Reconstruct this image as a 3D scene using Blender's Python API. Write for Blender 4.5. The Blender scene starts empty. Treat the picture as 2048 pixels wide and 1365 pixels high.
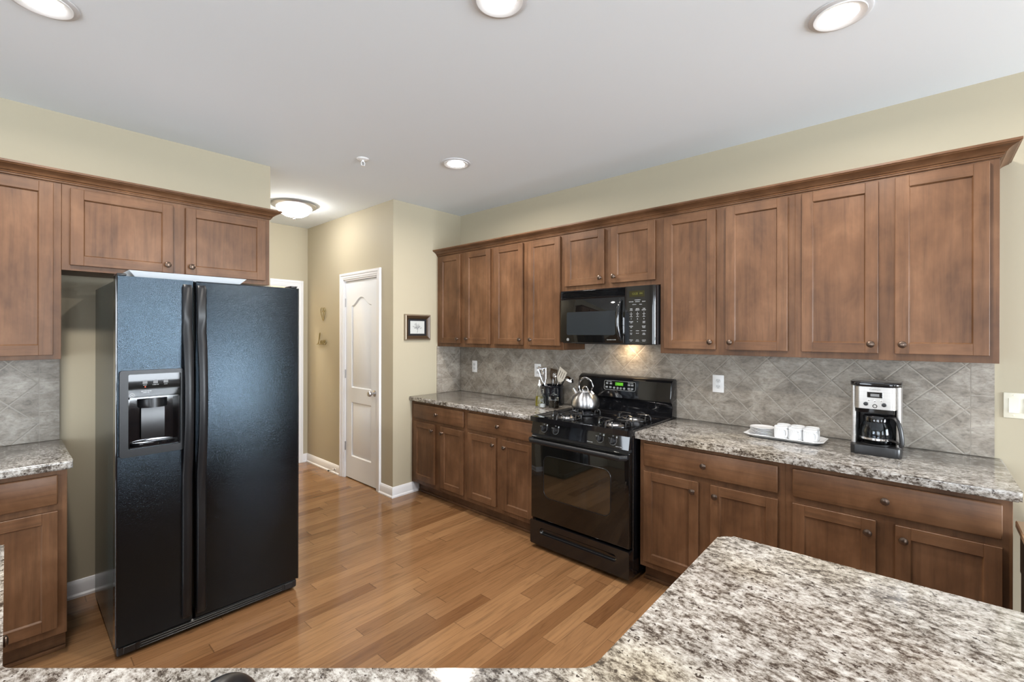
import bpy, bmesh, math, random
from mathutils import Vector, Matrix

random.seed(7)
SC = bpy.context.scene
COL = SC.collection
PI = math.pi

# ------------------------------------------------------------------ camera
F_PX, CY, YAW, ROLL, CAM_H = 914.0, 667.8, 0.7358, 0.0018, 1.509
fw = Vector((-math.sin(YAW), math.cos(YAW), 0))
rt0 = Vector((math.cos(YAW), math.sin(YAW), 0))
up0 = rt0.cross(fw)
rt = rt0 * math.cos(ROLL) + up0 * math.sin(ROLL)
up = up0 * math.cos(ROLL) - rt0 * math.sin(ROLL)
cam_d = bpy.data.cameras.new('camera')
cam = bpy.data.objects.new('camera', cam_d)
COL.objects.link(cam)
cam_d.sensor_fit = 'HORIZONTAL'
cam_d.sensor_width = 36.0
cam_d.lens = F_PX / 2048 * 36.0
cam_d.shift_y = -(682.5 - CY) / 2048
cam_d.clip_start = 0.02
M = Matrix.Identity(4)
for i in range(3):
    M[i][0], M[i][1], M[i][2] = rt[i], up[i], -fw[i]
M[2][3] = CAM_H
cam.matrix_world = M
SC.camera = cam

# ------------------------------------------------------------------ view, world, daylight
SC.view_settings.view_transform = 'Standard'
SC.view_settings.look = 'None'
SC.view_settings.gamma = 1.0
SC.view_settings.use_curve_mapping = False
SC.view_settings.exposure = 0.0
wd = bpy.data.worlds.new('sky')
SC.world = wd
wd.use_nodes = True
wd.node_tree.nodes['Background'].inputs[0].default_value = (0.75, 0.87, 1.0, 1)
wd.node_tree.nodes['Background'].inputs[1].default_value = 1.0


def area(name, loc, direction, sx, sy, power, color, spread=180, disk=False):
    d = bpy.data.lights.new(name, 'AREA')
    d.shape = 'DISK' if disk else 'RECTANGLE'
    d.size = sx
    if not disk:
        d.size_y = sy
    d.energy = power
    d.color = color
    d.spread = math.radians(spread)
    o = bpy.data.objects.new(name, d)
    o.location = loc
    o.rotation_euler = Vector(direction).to_track_quat('-Z', 'Y').to_euler()
    COL.objects.link(o)
    return o


XR, YFR = 4.6, -3.6          # unseen far walls (x = XR, y = YFR), both with windows
CEIL = 2.744
WIN_R = [(1.22, 2.16, 0.62, 2.22), (2.36, 2.98, 0.62, 2.22), (-2.4, -0.6, 0.76, 2.35)]
WIN_F = [(-2.6, -0.8, 0.10, 2.15), (0.6, 3.4, 0.10, 2.35)]
DAY = (0.84, 0.92, 1.0)
for k, (a, b, z0, z1) in enumerate(WIN_R):
    area('daylight_right', (XR + 0.30, (a + b) / 2, (z0 + z1) / 2), (-1, 0, 0), (b - a), (z1 - z0), (205, 250, 40)[k] * (b - a) * (z1 - z0), DAY)
for k, (a, b, z0, z1) in enumerate(WIN_F):
    area('daylight_front', ((a + b) / 2, YFR - 0.30, (z0 + z1) / 2), (0, 1, 0), (b - a), (z1 - z0), 34 * (b - a) * (z1 - z0), DAY)

# ------------------------------------------------------------------ materials
MATS = {}


def nt_new(name):
    m = bpy.data.materials.new(name)
    m.use_nodes = True
    MATS[name] = m
    t = m.node_tree
    return m, t, t.nodes['Principled BSDF']


def setp(b, **k):
    for n, v in k.items():
        n = {'color': 'Base Color', 'rough': 'Roughness', 'metal': 'Metallic', 'spec': 'Specular IOR Level', 'coat': 'Coat Weight',
             'coatr': 'Coat Roughness', 'trans': 'Transmission Weight', 'ior': 'IOR', 'emit': 'Emission Color', 'estr': 'Emission Strength',
             'aniso': 'Anisotropic', 'alpha': 'Alpha', 'sss': 'Subsurface Weight'}[n]
        if n in ('Base Color', 'Emission Color'):
            v = (v[0], v[1], v[2], 1)
        b.inputs[n].default_value = v


def simple(name, **k):
    m, t, b = nt_new(name)
    setp(b, **k)
    return m


def node(t, kind, **k):
    n = t.nodes.new('ShaderNode' + kind)
    for a, v in k.items():
        setattr(n, a, v)
    return n


def mth(t, op, a, b=None, c=None):
    n = node(t, 'Math', operation=op)
    for i, v in enumerate((a, b, c)):
        if v is None:
            continue
        if isinstance(v, (int, float)):
            n.inputs[i].default_value = v
        else:
            t.links.new(v, n.inputs[i])
    return n.outputs[0]


def mapped(t, scale, offset=(0, 0, 0)):
    g = node(t, 'NewGeometry')
    mp = node(t, 'Mapping')
    mp.inputs['Scale'].default_value = scale
    mp.inputs['Location'].default_value = offset
    t.links.new(g.outputs['Position'], mp.inputs['Vector'])
    return mp.outputs[0]


def noise(t, vec, scale, detail=4, rough=0.55, dist=0.0):
    n = node(t, 'TexNoise')
    n.inputs['Scale'].default_value = scale
    n.inputs['Detail'].default_value = detail
    n.inputs['Roughness'].default_value = rough
    n.inputs['Distortion'].default_value = dist
    t.links.new(vec, n.inputs['Vector'])
    return n.outputs['Fac']


def ramp(t, fac, stops):
    r = node(t, 'ValToRGB')
    while len(r.color_ramp.elements) < len(stops):
        r.color_ramp.elements.new(0.5)
    for e, (p, c) in zip(r.color_ramp.elements, stops):
        e.position = p
        e.color = (c[0], c[1], c[2], 1) if not isinstance(c, (int, float)) else (c, c, c, 1)
    t.links.new(fac, r.inputs[0])
    return r.outputs[0]


def mix(t, fac, a, b, mode='MIX'):
    n = node(t, 'Mix', data_type='RGBA', blend_type=mode)
    for s, v in ((n.inputs[0], fac), (n.inputs[6], a), (n.inputs[7], b)):
        if isinstance(v, (int, float)):
            s.default_value = v
        elif isinstance(v, tuple):
            s.default_value = (v[0], v[1], v[2], 1)
        else:
            t.links.new(v, s)
    return n.outputs[2]


def bump(t, b, h, strength, dist):
    n = node(t, 'Bump')
    n.inputs['Strength'].default_value = strength
    n.inputs['Distance'].default_value = dist
    t.links.new(h, n.inputs['Height'])
    t.links.new(n.outputs[0], b.inputs['Normal'])


def wood(name, grain):
    """stained maple cabinet wood, grain = scale triple of the fine fibres"""
    m, t, b = nt_new(name)
    blot = noise(t, mapped(t, (3.0, 3.0, 1.9), (1.3, 0.2, 4.0)), 1.9, 4, 0.6, 0.3)
    fib = noise(t, mapped(t, grain), 1.0, 5, 0.65, 0.4)
    c = ramp(t, blot, [(0.30, (0.080, 0.037, 0.017)), (0.5, (0.120, 0.057, 0.0265)), (0.72, (0.170, 0.086, 0.043))])
    f = ramp(t, fib, [(0.30, 0.74), (0.5, 1.0), (0.7, 1.15)])
    col = mix(t, 1.0, c, f, 'MULTIPLY')
    t.links.new(col, b.inputs['Base Color'])
    setp(b, rough=0.40, spec=0.28)
    return m


wood('wood_vertical', (42, 42, 2.2))
wood('wood_horizontal', (3.0, 3.0, 55))


def paint(name, col, rough=0.75, sp=0.25):
    m, t, b = nt_new(name)
    n = noise(t, mapped(t, (1, 1, 1)), 180, 2)
    setp(b, color=col, rough=rough, spec=sp)
    bump(t, b, n, 0.06, 0.001)
    return m


paint('wall_paint', (0.455, 0.404, 0.297), 0.6)
paint('ceiling_paint', (0.80, 0.85, 0.895), 0.85)
paint('room_cream', (0.75, 0.66, 0.46), 0.7)
simple('white_trim', color=(0.80, 0.80, 0.82), rough=0.35)
simple('door_white', color=(0.81, 0.84, 0.89), rough=0.4)
simple('white_plastic', color=(0.82, 0.82, 0.82), rough=0.3)
simple('almond_plastic', color=(0.78, 0.75, 0.62), rough=0.35)
simple('white_ceramic', color=(0.72, 0.73, 0.74), rough=0.12, coat=0.3)
simple('white_tray', color=(0.80, 0.84, 0.88), rough=0.3)
simple('black_gloss', color=(0.006, 0.006, 0.007), rough=0.07, coat=0.4, coatr=0.03)
simple('black_satin', color=(0.010, 0.010, 0.011), rough=0.32)
simple('black_matte', color=(0.008, 0.008, 0.008), rough=0.6)
simple('black_glass', color=(0.004, 0.004, 0.004), rough=0.03, spec=0.6)
simple('oven_glass', color=(0.010, 0.009, 0.006), rough=0.03, ior=2.1)
simple('panel_glass', color=(0.004, 0.004, 0.004), rough=0.03, spec=0.18)
simple('mesh_glass', color=(0.020, 0.024, 0.027), rough=0.22, spec=0.5)
simple('black_iron', color=(0.012, 0.012, 0.013), rough=0.22, coat=0.3)
simple('black_ceramic', color=(0.006, 0.007, 0.010), rough=0.06, coat=0.5)
simple('handle_black', color=(0.009, 0.0095, 0.011), rough=0.36, spec=0.35)
simple('grey_legend', color=(0.55, 0.57, 0.58), rough=0.5)
simple('dim_legend', color=(0.16, 0.165, 0.17), rough=0.5)
simple('display_dark', color=(0.02, 0.018, 0.004), rough=0.15)
simple('green_digits', color=(0.02, 0.1, 0.0), emit=(0.25, 1.0, 0.03), estr=0.9)
simple('green_screen', color=(0.02, 0.08, 0.0), emit=(0.16, 0.75, 0.02), estr=0.35)
simple('amber_digits', color=(0.05, 0.05, 0.0), emit=(0.5, 0.5, 0.05), estr=0.22)
simple('red_led', color=(0.1, 0.0, 0.0), emit=(1.0, 0.15, 0.08), estr=1.5)
simple('chrome', color=(0.78, 0.78, 0.80), metal=1.0, rough=0.12)
simple('satin_nickel', color=(0.52, 0.52, 0.54), metal=1.0, rough=0.3)
simple('bronze', color=(0.12, 0.085, 0.065), metal=0.85, rough=0.28)
simple('gold_paint', color=(0.28, 0.22, 0.09), metal=0.5, rough=0.45)
simple('champagne_frame', color=(0.34, 0.28, 0.21), metal=0.7, rough=0.38)
simple('dark_frame', color=(0.060, 0.035, 0.018), metal=0.2, rough=0.35)
simple('mat_black', color=(0.006, 0.006, 0.008), rough=0.5)
simple('picture_paper', color=(0.50, 0.51, 0.49), rough=0.8)
simple('pencil_grey', color=(0.22, 0.22, 0.22), rough=0.8)
simple('lamp_white', color=(0.85, 0.85, 0.85), rough=0.4)
simple('trim_grey', color=(0.62, 0.62, 0.63), rough=0.45)
simple('lens_glow', color=(0.9, 0.9, 0.9), emit=(1, 0.98, 0.95), estr=7.0)
simple('bowl_glow', color=(0.9, 0.9, 0.9), emit=(1, 0.975, 0.94), estr=46.0)
simple('olive_oil', color=(0.34, 0.28, 0.02), rough=0.08, trans=0.35, ior=1.4)
simple('dark_vinegar', color=(0.015, 0.010, 0.006), rough=0.08, trans=0.1)
simple('beige_silicone', color=(0.55, 0.50, 0.42), rough=0.5)
simple('rubber_black', color=(0.02, 0.02, 0.02), rough=0.7)
simple('table_brown', color=(0.36, 0.235, 0.145), rough=0.35)
simple('table_dark', color=(0.012, 0.009, 0.007), rough=0.5)
simple('tile_grout', color=(0.46, 0.42, 0.37), rough=0.8)
simple('sky_leaf', color=(0.10, 0.22, 0.07), rough=0.9)

m, t, b = nt_new('clear_glass')
setp(b, color=(0.96, 0.98, 0.97), rough=0.02, trans=1.0, ior=1.35)
m, t, b = nt_new('carafe_glass')
setp(b, color=(0.62, 0.66, 0.70), rough=0.01, trans=1.0, ior=1.38)
m, t, b = nt_new('window_glass')       # thin pane: clear with a faint mirror
tr = node(t, 'BsdfTransparent')
gl = node(t, 'BsdfGlossy')
gl.inputs['Roughness'].default_value = 0.02
mx = node(t, 'MixShader')
mx.inputs[0].default_value = 0.06
t.links.new(tr.outputs[0], mx.inputs[1])
t.links.new(gl.outputs[0], mx.inputs[2])
t.links.new(mx.outputs[0], t.nodes['Material Output'].inputs[0])

# brushed steel
m, t, b = nt_new('brushed_steel')
n = noise(t, mapped(t, (6, 6, 260)), 1.0, 3)
t.links.new(ramp(t, n, [(0.3, (0.42, 0.42, 0.43)), (0.7, (0.60, 0.60, 0.61))]), b.inputs['Base Color'])
setp(b, metal=1.0, rough=0.30, aniso=0.85)
b.inputs['Anisotropic Rotation'].default_value = 0.25
tg = node(t, 'Tangent', direction_type='RADIAL', axis='Z')
t.links.new(tg.outputs[0], b.inputs['Tangent'])
m, t, b = nt_new('silver_panel')
n = noise(t, mapped(t, (5, 5, 320)), 1.0, 3)
t.links.new(ramp(t, n, [(0.3, (0.42, 0.40, 0.38)), (0.7, (0.52, 0.50, 0.475))]), b.inputs['Base Color'])
setp(b, metal=0.85, rough=0.34)

# pebbled black refrigerator skin
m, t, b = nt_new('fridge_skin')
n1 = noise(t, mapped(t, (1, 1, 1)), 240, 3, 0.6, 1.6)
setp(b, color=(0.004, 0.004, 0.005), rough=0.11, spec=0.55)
b.inputs['Specular Tint'].default_value = (0.62, 0.82, 1.0, 1)  # blue of the window reflections is put into the specular tint
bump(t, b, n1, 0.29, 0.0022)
m, t, b = nt_new('fridge_side')
n1 = noise(t, mapped(t, (1, 1, 1)), 260, 2, 0.5, 0.5)
setp(b, color=(0.022, 0.028, 0.026), rough=0.24, spec=0.8)
bump(t, b, n1, 0.15, 0.001)

# granite
m, t, b = nt_new('granite')
v1 = mapped(t, (0.66, 1.0, 1.0), (0.3, 0.1, 0.7))
v2 = mapped(t, (0.75, 1.0, 1.0), (3.1, 2.4, 1.1))
n1 = noise(t, v1, 62, 10, 0.80, 0.10)
n2 = noise(t, v2, 105, 5, 0.6, 0.25)
n3 = noise(t, mapped(t, (0.6, 1, 1)), 5.0, 3, 0.5)
n4 = noise(t, mapped(t, (1, 1, 1), (5, 5, 5)), 2.1, 2, 0.5)
c1 = ramp(t, mth(t, 'ADD', n1, mth(t, 'MULTIPLY', mth(t, 'SUBTRACT', noise(t, mapped(t, (0.62, 1, 1), (2, 7, 1)), 13, 3, 0.55, 0.4), 0.5), 0.30)), [(0.355, (0.030, 0.024, 0.020)), (0.43, (0.115, 0.095, 0.078)), (0.495, (0.325, 0.300, 0.268)), (0.57, (0.520, 0.497, 0.465)), (0.68, (0.700, 0.690, 0.665))])
fl = ramp(t, n2, [(0.595, 0.0), (0.63, 1.0)])
c2 = mix(t, fl, c1, (0.055, 0.043, 0.036))
tint = ramp(t, n4, [(0.55, (1.0, 1.0, 1.0)), (0.75, (0.97, 0.90, 0.74))])
patch = ramp(t, n3, [(0.35, 0.72), (0.62, 0.96)])
t.links.new(mix(t, 1.0, mix(t, 1.0, c2, tint, 'MULTIPLY'), patch, 'MULTIPLY'), b.inputs['Base Color'])
setp(b, rough=0.11, spec=0.5)


# diagonal stone tile; s is the horizontal run (x + y works on any of the axis-aligned walls)
def tile(name, s0, z0):
    m, t, b = nt_new(name)
    g = node(t, 'NewGeometry')
    sp = node(t, 'SeparateXYZ')
    t.links.new(g.outputs['Position'], sp.inputs[0])
    s = mth(t, 'SUBTRACT', mth(t, 'ADD', sp.outputs[0], sp.outputs[1]), s0)
    z = mth(t, 'SUBTRACT', sp.outputs[2], z0)
    T = 0.22
    u = mth(t, 'DIVIDE', mth(t, 'ADD', s, z), T)
    v = mth(t, 'DIVIDE', mth(t, 'SUBTRACT', s, z), T)

    def edge(q):
        f = mth(t, 'FRACT', q)
        return mth(t, 'MINIMUM', f, mth(t, 'SUBTRACT', 1.0, f))
    e = mth(t, 'MINIMUM', edge(u), edge(v))
    line = ramp(t, e, [(0.014, 1.0), (0.024, 0.0)])
    cb = node(t, 'CombineXYZ')
    t.links.new(mth(t, 'FLOOR', u), cb.inputs[0])
    t.links.new(mth(t, 'FLOOR', v), cb.inputs[1])
    wn = node(t, 'TexWhiteNoise', noise_dimensions='2D')
    t.links.new(cb.outputs[0], wn.inputs['Vector'])
    stone(t, b, line, wn.outputs['Value'], e)
    return m


def stone(t, b, line, rnd, e):
    n1 = noise(t, mapped(t, (1, 1, 1.5)), 9, 8, 0.65, 0.8)
    n2 = noise(t, mapped(t, (1, 1, 2.2)), 42, 6, 0.65, 0.6)
    c = ramp(t, n1, [(0.32, (0.180, 0.153, 0.124)), (0.5, (0.292, 0.257, 0.214)), (0.68, (0.405, 0.366, 0.315))])
    f = ramp(t, n2, [(0.33, 0.70), (0.5, 1.0), (0.68, 1.14)])
    c = mix(t, 1.0, c, f, 'MULTIPLY')
    c = mix(t, 1.0, c, ramp(t, rnd, [(0.0, 0.90), (1.0, 1.10)]), 'MULTIPLY')
    c = mix(t, line, c, (0.335, 0.305, 0.262))
    t.links.new(c, b.inputs['Base Color'])
    setp(b, rough=0.42, spec=0.4)
    hb = mth(t, 'ADD', mth(t, 'MULTIPLY', ramp(t, e, [(0.0, 0.0), (0.035, 1.0)]), 1.0), mth(t, 'MULTIPLY', n2, 0.35))
    bump(t, b, hb, 0.45, 0.003)


tile('tile_field', 0.145 + 3.19, 1.134)
tile('tile_field_left', 0.115 - 3.59, 1.233)
m, t, b = nt_new('tile_border')
z_ = node(t, 'Value')
z_.outputs[0].default_value = 0.0
o_ = node(t, 'Value')
o_.outputs[0].default_value = 0.7
stone(t, b, z_.outputs[0], o_.outputs[0], o_.outputs[0])

# oak strip floor, strips run along y
m, t, b = nt_new('oak_floor')
g = node(t, 'NewGeometry')
sp = node(t, 'SeparateXYZ')
t.links.new(g.outputs['Position'], sp.inputs[0])
W = 0.083
px = mth(t, 'DIVIDE', sp.outputs[0], W)
ix = mth(t, 'FLOOR', px)
w1 = node(t, 'TexWhiteNoise', noise_dimensions='1D')
t.links.new(ix, w1.inputs['W'])
L = mth(t, 'ADD', mth(t, 'MULTIPLY', w1.outputs['Value'], 0.5), 0.65)
py = mth(t, 'DIVIDE', mth(t, 'ADD', sp.outputs[1], mth(t, 'MULTIPLY', w1.outputs['Value'], 37.0)), L)
iy = mth(t, 'FLOOR', py)
cb = node(t, 'CombineXYZ')
t.links.new(ix, cb.inputs[0])
t.links.new(iy, cb.inputs[1])
w2 = node(t, 'TexWhiteNoise', noise_dimensions='2D')
t.links.new(cb.outputs[0], w2.inputs['Vector'])
col = ramp(t, w2.outputs['Value'], [(0.0, (0.150, 0.069, 0.028)), (0.10, (0.196, 0.098, 0.042)), (0.6, (0.230, 0.119, 0.053)), (1.0, (0.278, 0.149, 0.068))])
cb2 = node(t, 'CombineXYZ')
t.links.new(mth(t, 'ADD', sp.outputs[0], mth(t, 'MULTIPLY', w2.outputs['Value'], 13.0)), cb2.inputs[0])
t.links.new(sp.outputs[1], cb2.inputs[1])
mp = node(t, 'Mapping')
mp.inputs['Scale'].default_value = (34, 2.2, 1)
t.links.new(cb2.outputs[0], mp.inputs['Vector'])
gr = noise(t, mp.outputs[0], 1.6, 7, 0.62, 1.0)
col = mix(t, 1.0, col, ramp(t, gr, [(0.28, 0.66), (0.5, 1.0), (0.75, 1.12)]), 'MULTIPLY')


def edge(q):
    f = mth(t, 'FRACT', q)
    return mth(t, 'MINIMUM', f, mth(t, 'SUBTRACT', 1.0, f))


ex = ramp(t, edge(px), [(0.006, 0.55), (0.016, 1.0)])
ey = ramp(t, edge(py), [(0.0010, 0.45), (0.0022, 1.0)])
col = mix(t, 1.0, mix(t, 1.0, col, ex, 'MULTIPLY'), ey, 'MULTIPLY')
t.links.new(col, b.inputs['Base Color'])
setp(b, rough=0.17, spec=0.5)
bump(t, b, gr, 0.04, 0.001)

W2 = ('wood_vertical', 'wood_horizontal')


# ------------------------------------------------------------------ mesh helpers
class MB:
    def __init__(self):
        self.bm = bmesh.new()

    def _faces(self, verts, faces, mi):
        vs = [self.bm.verts.new(v) for v in verts]
        out = []
        for f in faces:
            try:
                fc = self.bm.faces.new([vs[i] for i in f])
                fc.material_index = mi
                out.append(fc)
            except ValueError:
                pass
        return vs, out

    def box(self, x0, x1, y0, y1, z0, z1, bev=0.0, mi=0, seg=1):
        v = [(x0, y0, z0), (x1, y0, z0), (x1, y1, z0), (x0, y1, z0), (x0, y0, z1), (x1, y0, z1), (x1, y1, z1), (x0, y1, z1)]
        f = [(0, 3, 2, 1), (4, 5, 6, 7), (0, 1, 5, 4), (1, 2, 6, 5), (2, 3, 7, 6), (3, 0, 4, 7)]
        vs, fs = self._faces(v, f, mi)
        if bev > 0:
            es = list({e for fc in fs for e in fc.edges})
            bmesh.ops.bevel(self.bm, geom=es, offset=bev, segments=seg, profile=0.5, affect='EDGES')
        return self

    def lathe(self, prof, c=(0, 0, 0), n=32, mi=0, axis='z', cap=True):
        """prof = [(radius, height)...] turned about the axis through c"""
        rings = []
        for r, h in prof:
            ring = []
            for k in range(n):
                a = 2 * PI * k / n
                p = (r * math.cos(a), r * math.sin(a), h)
                if axis == 'y':
                    p = (p[0], -p[2], p[1])      # height goes towards -y
                elif axis == 'x':
                    p = (p[2], p[0], p[1])
                ring.append((p[0] + c[0], p[1] + c[1], p[2] + c[2]))
            rings.append(ring)
        verts = [p for ring in rings for p in ring]
        faces = []
        for i in range(len(rings) - 1):
            for k in range(n):
                a, b2 = i * n + k, i * n + (k + 1) % n
                faces.append((a, b2, b2 + n, a + n))
        vs, fs = self._faces(verts, faces, mi)
        if cap and prof[0][0] > 1e-6:
            self._cap([vs[k] for k in range(n)][::-1], mi)
        if cap and prof[-1][0] > 1e-6:
            self._cap(vs[-n:], mi)
        for ring in ((0, prof[0]), (len(prof) - 1, prof[-1])):
            if ring[1][0] <= 1e-6:
                bmesh.ops.remove_doubles(self.bm, verts=vs[ring[0] * n:(ring[0] + 1) * n], dist=1e-6)
        return self

    def _cap(self, vs, mi):
        try:
            f = self.bm.faces.new(vs)
            f.material_index = mi
        except ValueError:
            pass

    def cyl(self, p0, p1, r0, r1=None, n=20, mi=0):
        return self.tube([p0, p1], [r0, r0 if r1 is None else r1], n, mi)

    def tube(self, pts, r, n=10, mi=0, closed=False, flat=1.0):
        pts = [Vector(p) for p in pts]
        N = len(pts)
        rs = r if isinstance(r, (list, tuple)) else [r] * N
        nrm = None
        verts = []
        for i, p in enumerate(pts):
            if closed:
                d = (pts[(i + 1) % N] - pts[i - 1])
            else:
                d = pts[min(i + 1, N - 1)] - pts[max(i - 1, 0)]
            d.normalize()
            if nrm is None:
                a = Vector((0, 0, 1)) if abs(d.z) < 0.9 else Vector((1, 0, 0))
                nrm = (a - d * a.dot(d)).normalized()
            else:
                nrm = (nrm - d * nrm.dot(d))
                nrm = nrm.normalized() if nrm.length > 1e-6 else Vector((1, 0, 0))
            bn = d.cross(nrm)
            for k in range(n):
                a = 2 * PI * k / n
                verts.append(p + nrm * (rs[i] * math.cos(a) * flat) + bn * (rs[i] * math.sin(a)))
        faces = []
        for i in range(N if closed else N - 1):
            for k in range(n):
                a, b2 = i * n + k, i * n + (k + 1) % n
                c2, d2 = ((i + 1) % N) * n + (k + 1) % n, ((i + 1) % N) * n + k
                faces.append((a, b2, c2, d2))
        vs, fs = self._faces(verts, faces, mi)
        if not closed:
            self._cap(vs[:n][::-1], mi)
            self._cap(vs[-n:], mi)
        return self

    def prism(self, poly, h0, h1, plane='xy', mi=0, bev=0.0, seg=2):
        """extrude a polygon; plane xy (h = z), xz (h = y), yz (h = x)"""
        def P(a, b2, h):
            return {'xy': (a, b2, h), 'xz': (a, h, b2), 'yz': (h, a, b2)}[plane]
        n = len(poly)
        v = [P(a, b2, h0) for a, b2 in poly] + [P(a, b2, h1) for a, b2 in poly]
        f = [tuple(range(n))[::-1], tuple(range(n, 2 * n))] + [(k, (k + 1) % n, n + (k + 1) % n, n + k) for k in range(n)]
        vs, fs = self._faces(v, f, mi)
        if bev > 0:
            es = list({e for fc in fs[:2] for e in fc.edges})
            bmesh.ops.bevel(self.bm, geom=es, offset=bev, segments=seg, profile=0.5, affect='EDGES')
        return self

    def sweep(self, path, prof, mi=0):
        """profile [(out, z)] along a plan polyline; out is to the right of travel, mitred"""
        P = [Vector((p[0], p[1])) for p in path]
        offs = []
        for i in range(len(P)):
            ds = []
            if i > 0:
                ds.append((P[i] - P[i - 1]).normalized())
            if i < len(P) - 1:
                ds.append((P[i + 1] - P[i]).normalized())
            ns = [Vector((d.y, -d.x)) for d in ds]
            if len(ns) == 2:
                s = (ns[0] + ns[1])
                o = s / (1 + ns[0].dot(ns[1]))
            else:
                o = ns[0]
            offs.append(o)
        verts = []
        for p, o in zip(P, offs):
            for a, z in prof:
                verts.append((p.x + o.x * a, p.y + o.y * a, z))
        m_ = len(prof)
        faces = []
        for i in range(len(P) - 1):
            for k in range(m_):
                a, b2 = i * m_ + k, i * m_ + (k + 1) % m_
                faces.append((a, b2, b2 + m_, a + m_))
        vs, fs = self._faces(verts, faces, mi)
        self._cap(vs[:m_][::-1], mi)
        self._cap(vs[-m_:], mi)
        return self

    def plate(self, outer, holes, y_front, y_back, mi=0, relief=None, shape=None):
        """slab in the xz plane facing -y, with holes; relief = [(inset, dy)...] continues each hole edge inwards"""
        bm = self.bm
        loops = []
        for poly in [outer] + holes:
            vs = [bm.verts.new((a, y_front, z)) for a, z in poly]
            es = [bm.edges.new((vs[i], vs[(i + 1) % len(vs)])) for i in range(len(vs))]
            loops.append((vs, es))
        r = bmesh.ops.triangle_fill(bm, use_beauty=True, use_dissolve=False, edges=[e for _, es in loops for e in es], normal=(0, -1, 0))
        for gm in r['geom']:
            if isinstance(gm, bmesh.types.BMFace):
                gm.material_index = mi
        back = [bm.verts.new((a, y_back, z)) for a, z in outer]
        vs = loops[0][0]
        n = len(vs)
        for i in range(n):
            self._cap([vs[i], back[i], back[(i + 1) % n], vs[(i + 1) % n]], mi)
        through = not relief
        if not through or not holes:
            self._cap(back, mi)
        bloops = []
        for hp, (vs, es) in zip(holes, loops[1:]):
            ring, poly = vs, hp
            for inset, dy in (relief or [(0.0, y_back - y_front)]):
                q = shape[holes.index(hp)](inset) if shape else offset_poly(hp, inset)
                new = [bm.verts.new((a, y_front + dy, z)) for a, z in q]
                n = len(ring)
                for i in range(n):
                    self._cap([ring[i], ring[(i + 1) % n], new[(i + 1) % n], new[i]], mi)
                ring = new
            if relief:
                self._cap(ring, mi)
            else:
                bloops.append(ring)
        if bloops:
            es = []
            for lp in [back] + bloops:
                for i in range(len(lp)):
                    e = bm.edges.get((lp[i], lp[(i + 1) % len(lp)]))
                    es.append(e if e else bm.edges.new((lp[i], lp[(i + 1) % len(lp)])))
            bmesh.ops.triangle_fill(bm, use_beauty=True, use_dissolve=False, edges=es, normal=(0, 1, 0))
        return self

    def text(self, s, size, mat4, mi=0, ext=0.0004, align='CENTER'):
        cu = bpy.data.curves.new('lettering', 'FONT')
        cu.body = s
        cu.size = size
        cu.extrude = ext
        cu.align_x = align
        cu.align_y = 'CENTER'
        cu.resolution_u = 3
        ob = bpy.data.objects.new('lettering', cu)
        COL.objects.link(ob)
        dg = bpy.context.evaluated_depsgraph_get()
        me = bpy.data.meshes.new_from_object(ob.evaluated_get(dg))
        me.transform(mat4)
        for p in me.polygons:
            p.material_index = mi
        self.bm.from_mesh(me)
        bpy.data.objects.remove(ob)
        bpy.data.curves.remove(cu)
        bpy.data.meshes.remove(me)
        return self

    def build(self, name, mats, parent=None, angle=35, smooth=True):
        bmesh.ops.recalc_face_normals(self.bm, faces=self.bm.faces[:])
        me = bpy.data.meshes.new(name)
        self.bm.to_mesh(me)
        self.bm.free()
        for mn in ((mats,) if isinstance(mats, str) else mats):
            me.materials.append(MATS[mn])
        if smooth:
            for p in me.polygons:
                p.use_smooth = True
            me.set_sharp_from_angle(angle=math.radians(angle))
        o = bpy.data.objects.new(name, me)
        COL.objects.link(o)
        if parent:
            o.parent = parent
        return o


def offset_poly(poly, d):
    """inward offset of a polygon (either winding)"""
    n = len(poly)
    ar = sum(poly[i][0] * poly[(i + 1) % n][1] - poly[(i + 1) % n][0] * poly[i][1] for i in range(n))
    sg = 1 if ar > 0 else -1
    out = []
    for i in range(n):
        p0, p1, p2 = Vector(poly[i - 1]), Vector(poly[i]), Vector(poly[(i + 1) % n])
        d1, d2 = (p1 - p0).normalized(), (p2 - p1).normalized()
        n1, n2 = Vector((-d1.y, d1.x)) * sg, Vector((-d2.y, d2.x)) * sg
        o = (n1 + n2) / max(0.35, 1 + n1.dot(n2))
        out.append((p1.x + o.x * d, p1.y + o.y * d))
    return out


def rrect(x0, x1, z0, z1, r, n=6):
    pts = []
    for cx, cz, a0 in ((x1 - r, z0 + r, -90), (x1 - r, z1 - r, 0), (x0 + r, z1 - r, 90), (x0 + r, z0 + r, 180)):
        for k in range(n + 1):
            a = math.radians(a0 + 90 * k / n)
            pts.append((cx + r * math.cos(a), cz + r * math.sin(a)))
    return pts


def round_corners(poly, radii, n=8):
    out = []
    N = len(poly)
    for i in range(N):
        r = radii[i]
        p = Vector(poly[i])
        if r <= 0:
            out.append(tuple(p))
            continue
        a = (Vector(poly[i - 1]) - p).normalized()
        b2 = (Vector(poly[(i + 1) % N]) - p).normalized()
        ang = a.angle(b2)
        tl = r / math.tan(ang / 2)
        c = p + (a + b2).normalized() * (r / math.sin(ang / 2))
        s, e = p + a * tl - c, p + b2 * tl - c
        a0, a1 = math.atan2(s.y, s.x), math.atan2(e.y, e.x)
        da = (a1 - a0 + PI) % (2 * PI) - PI
        for k in range(n + 1):
            q = a0 + da * k / n
            out.append((c.x + r * math.cos(q), c.y + r * math.sin(q)))
    return out


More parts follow.
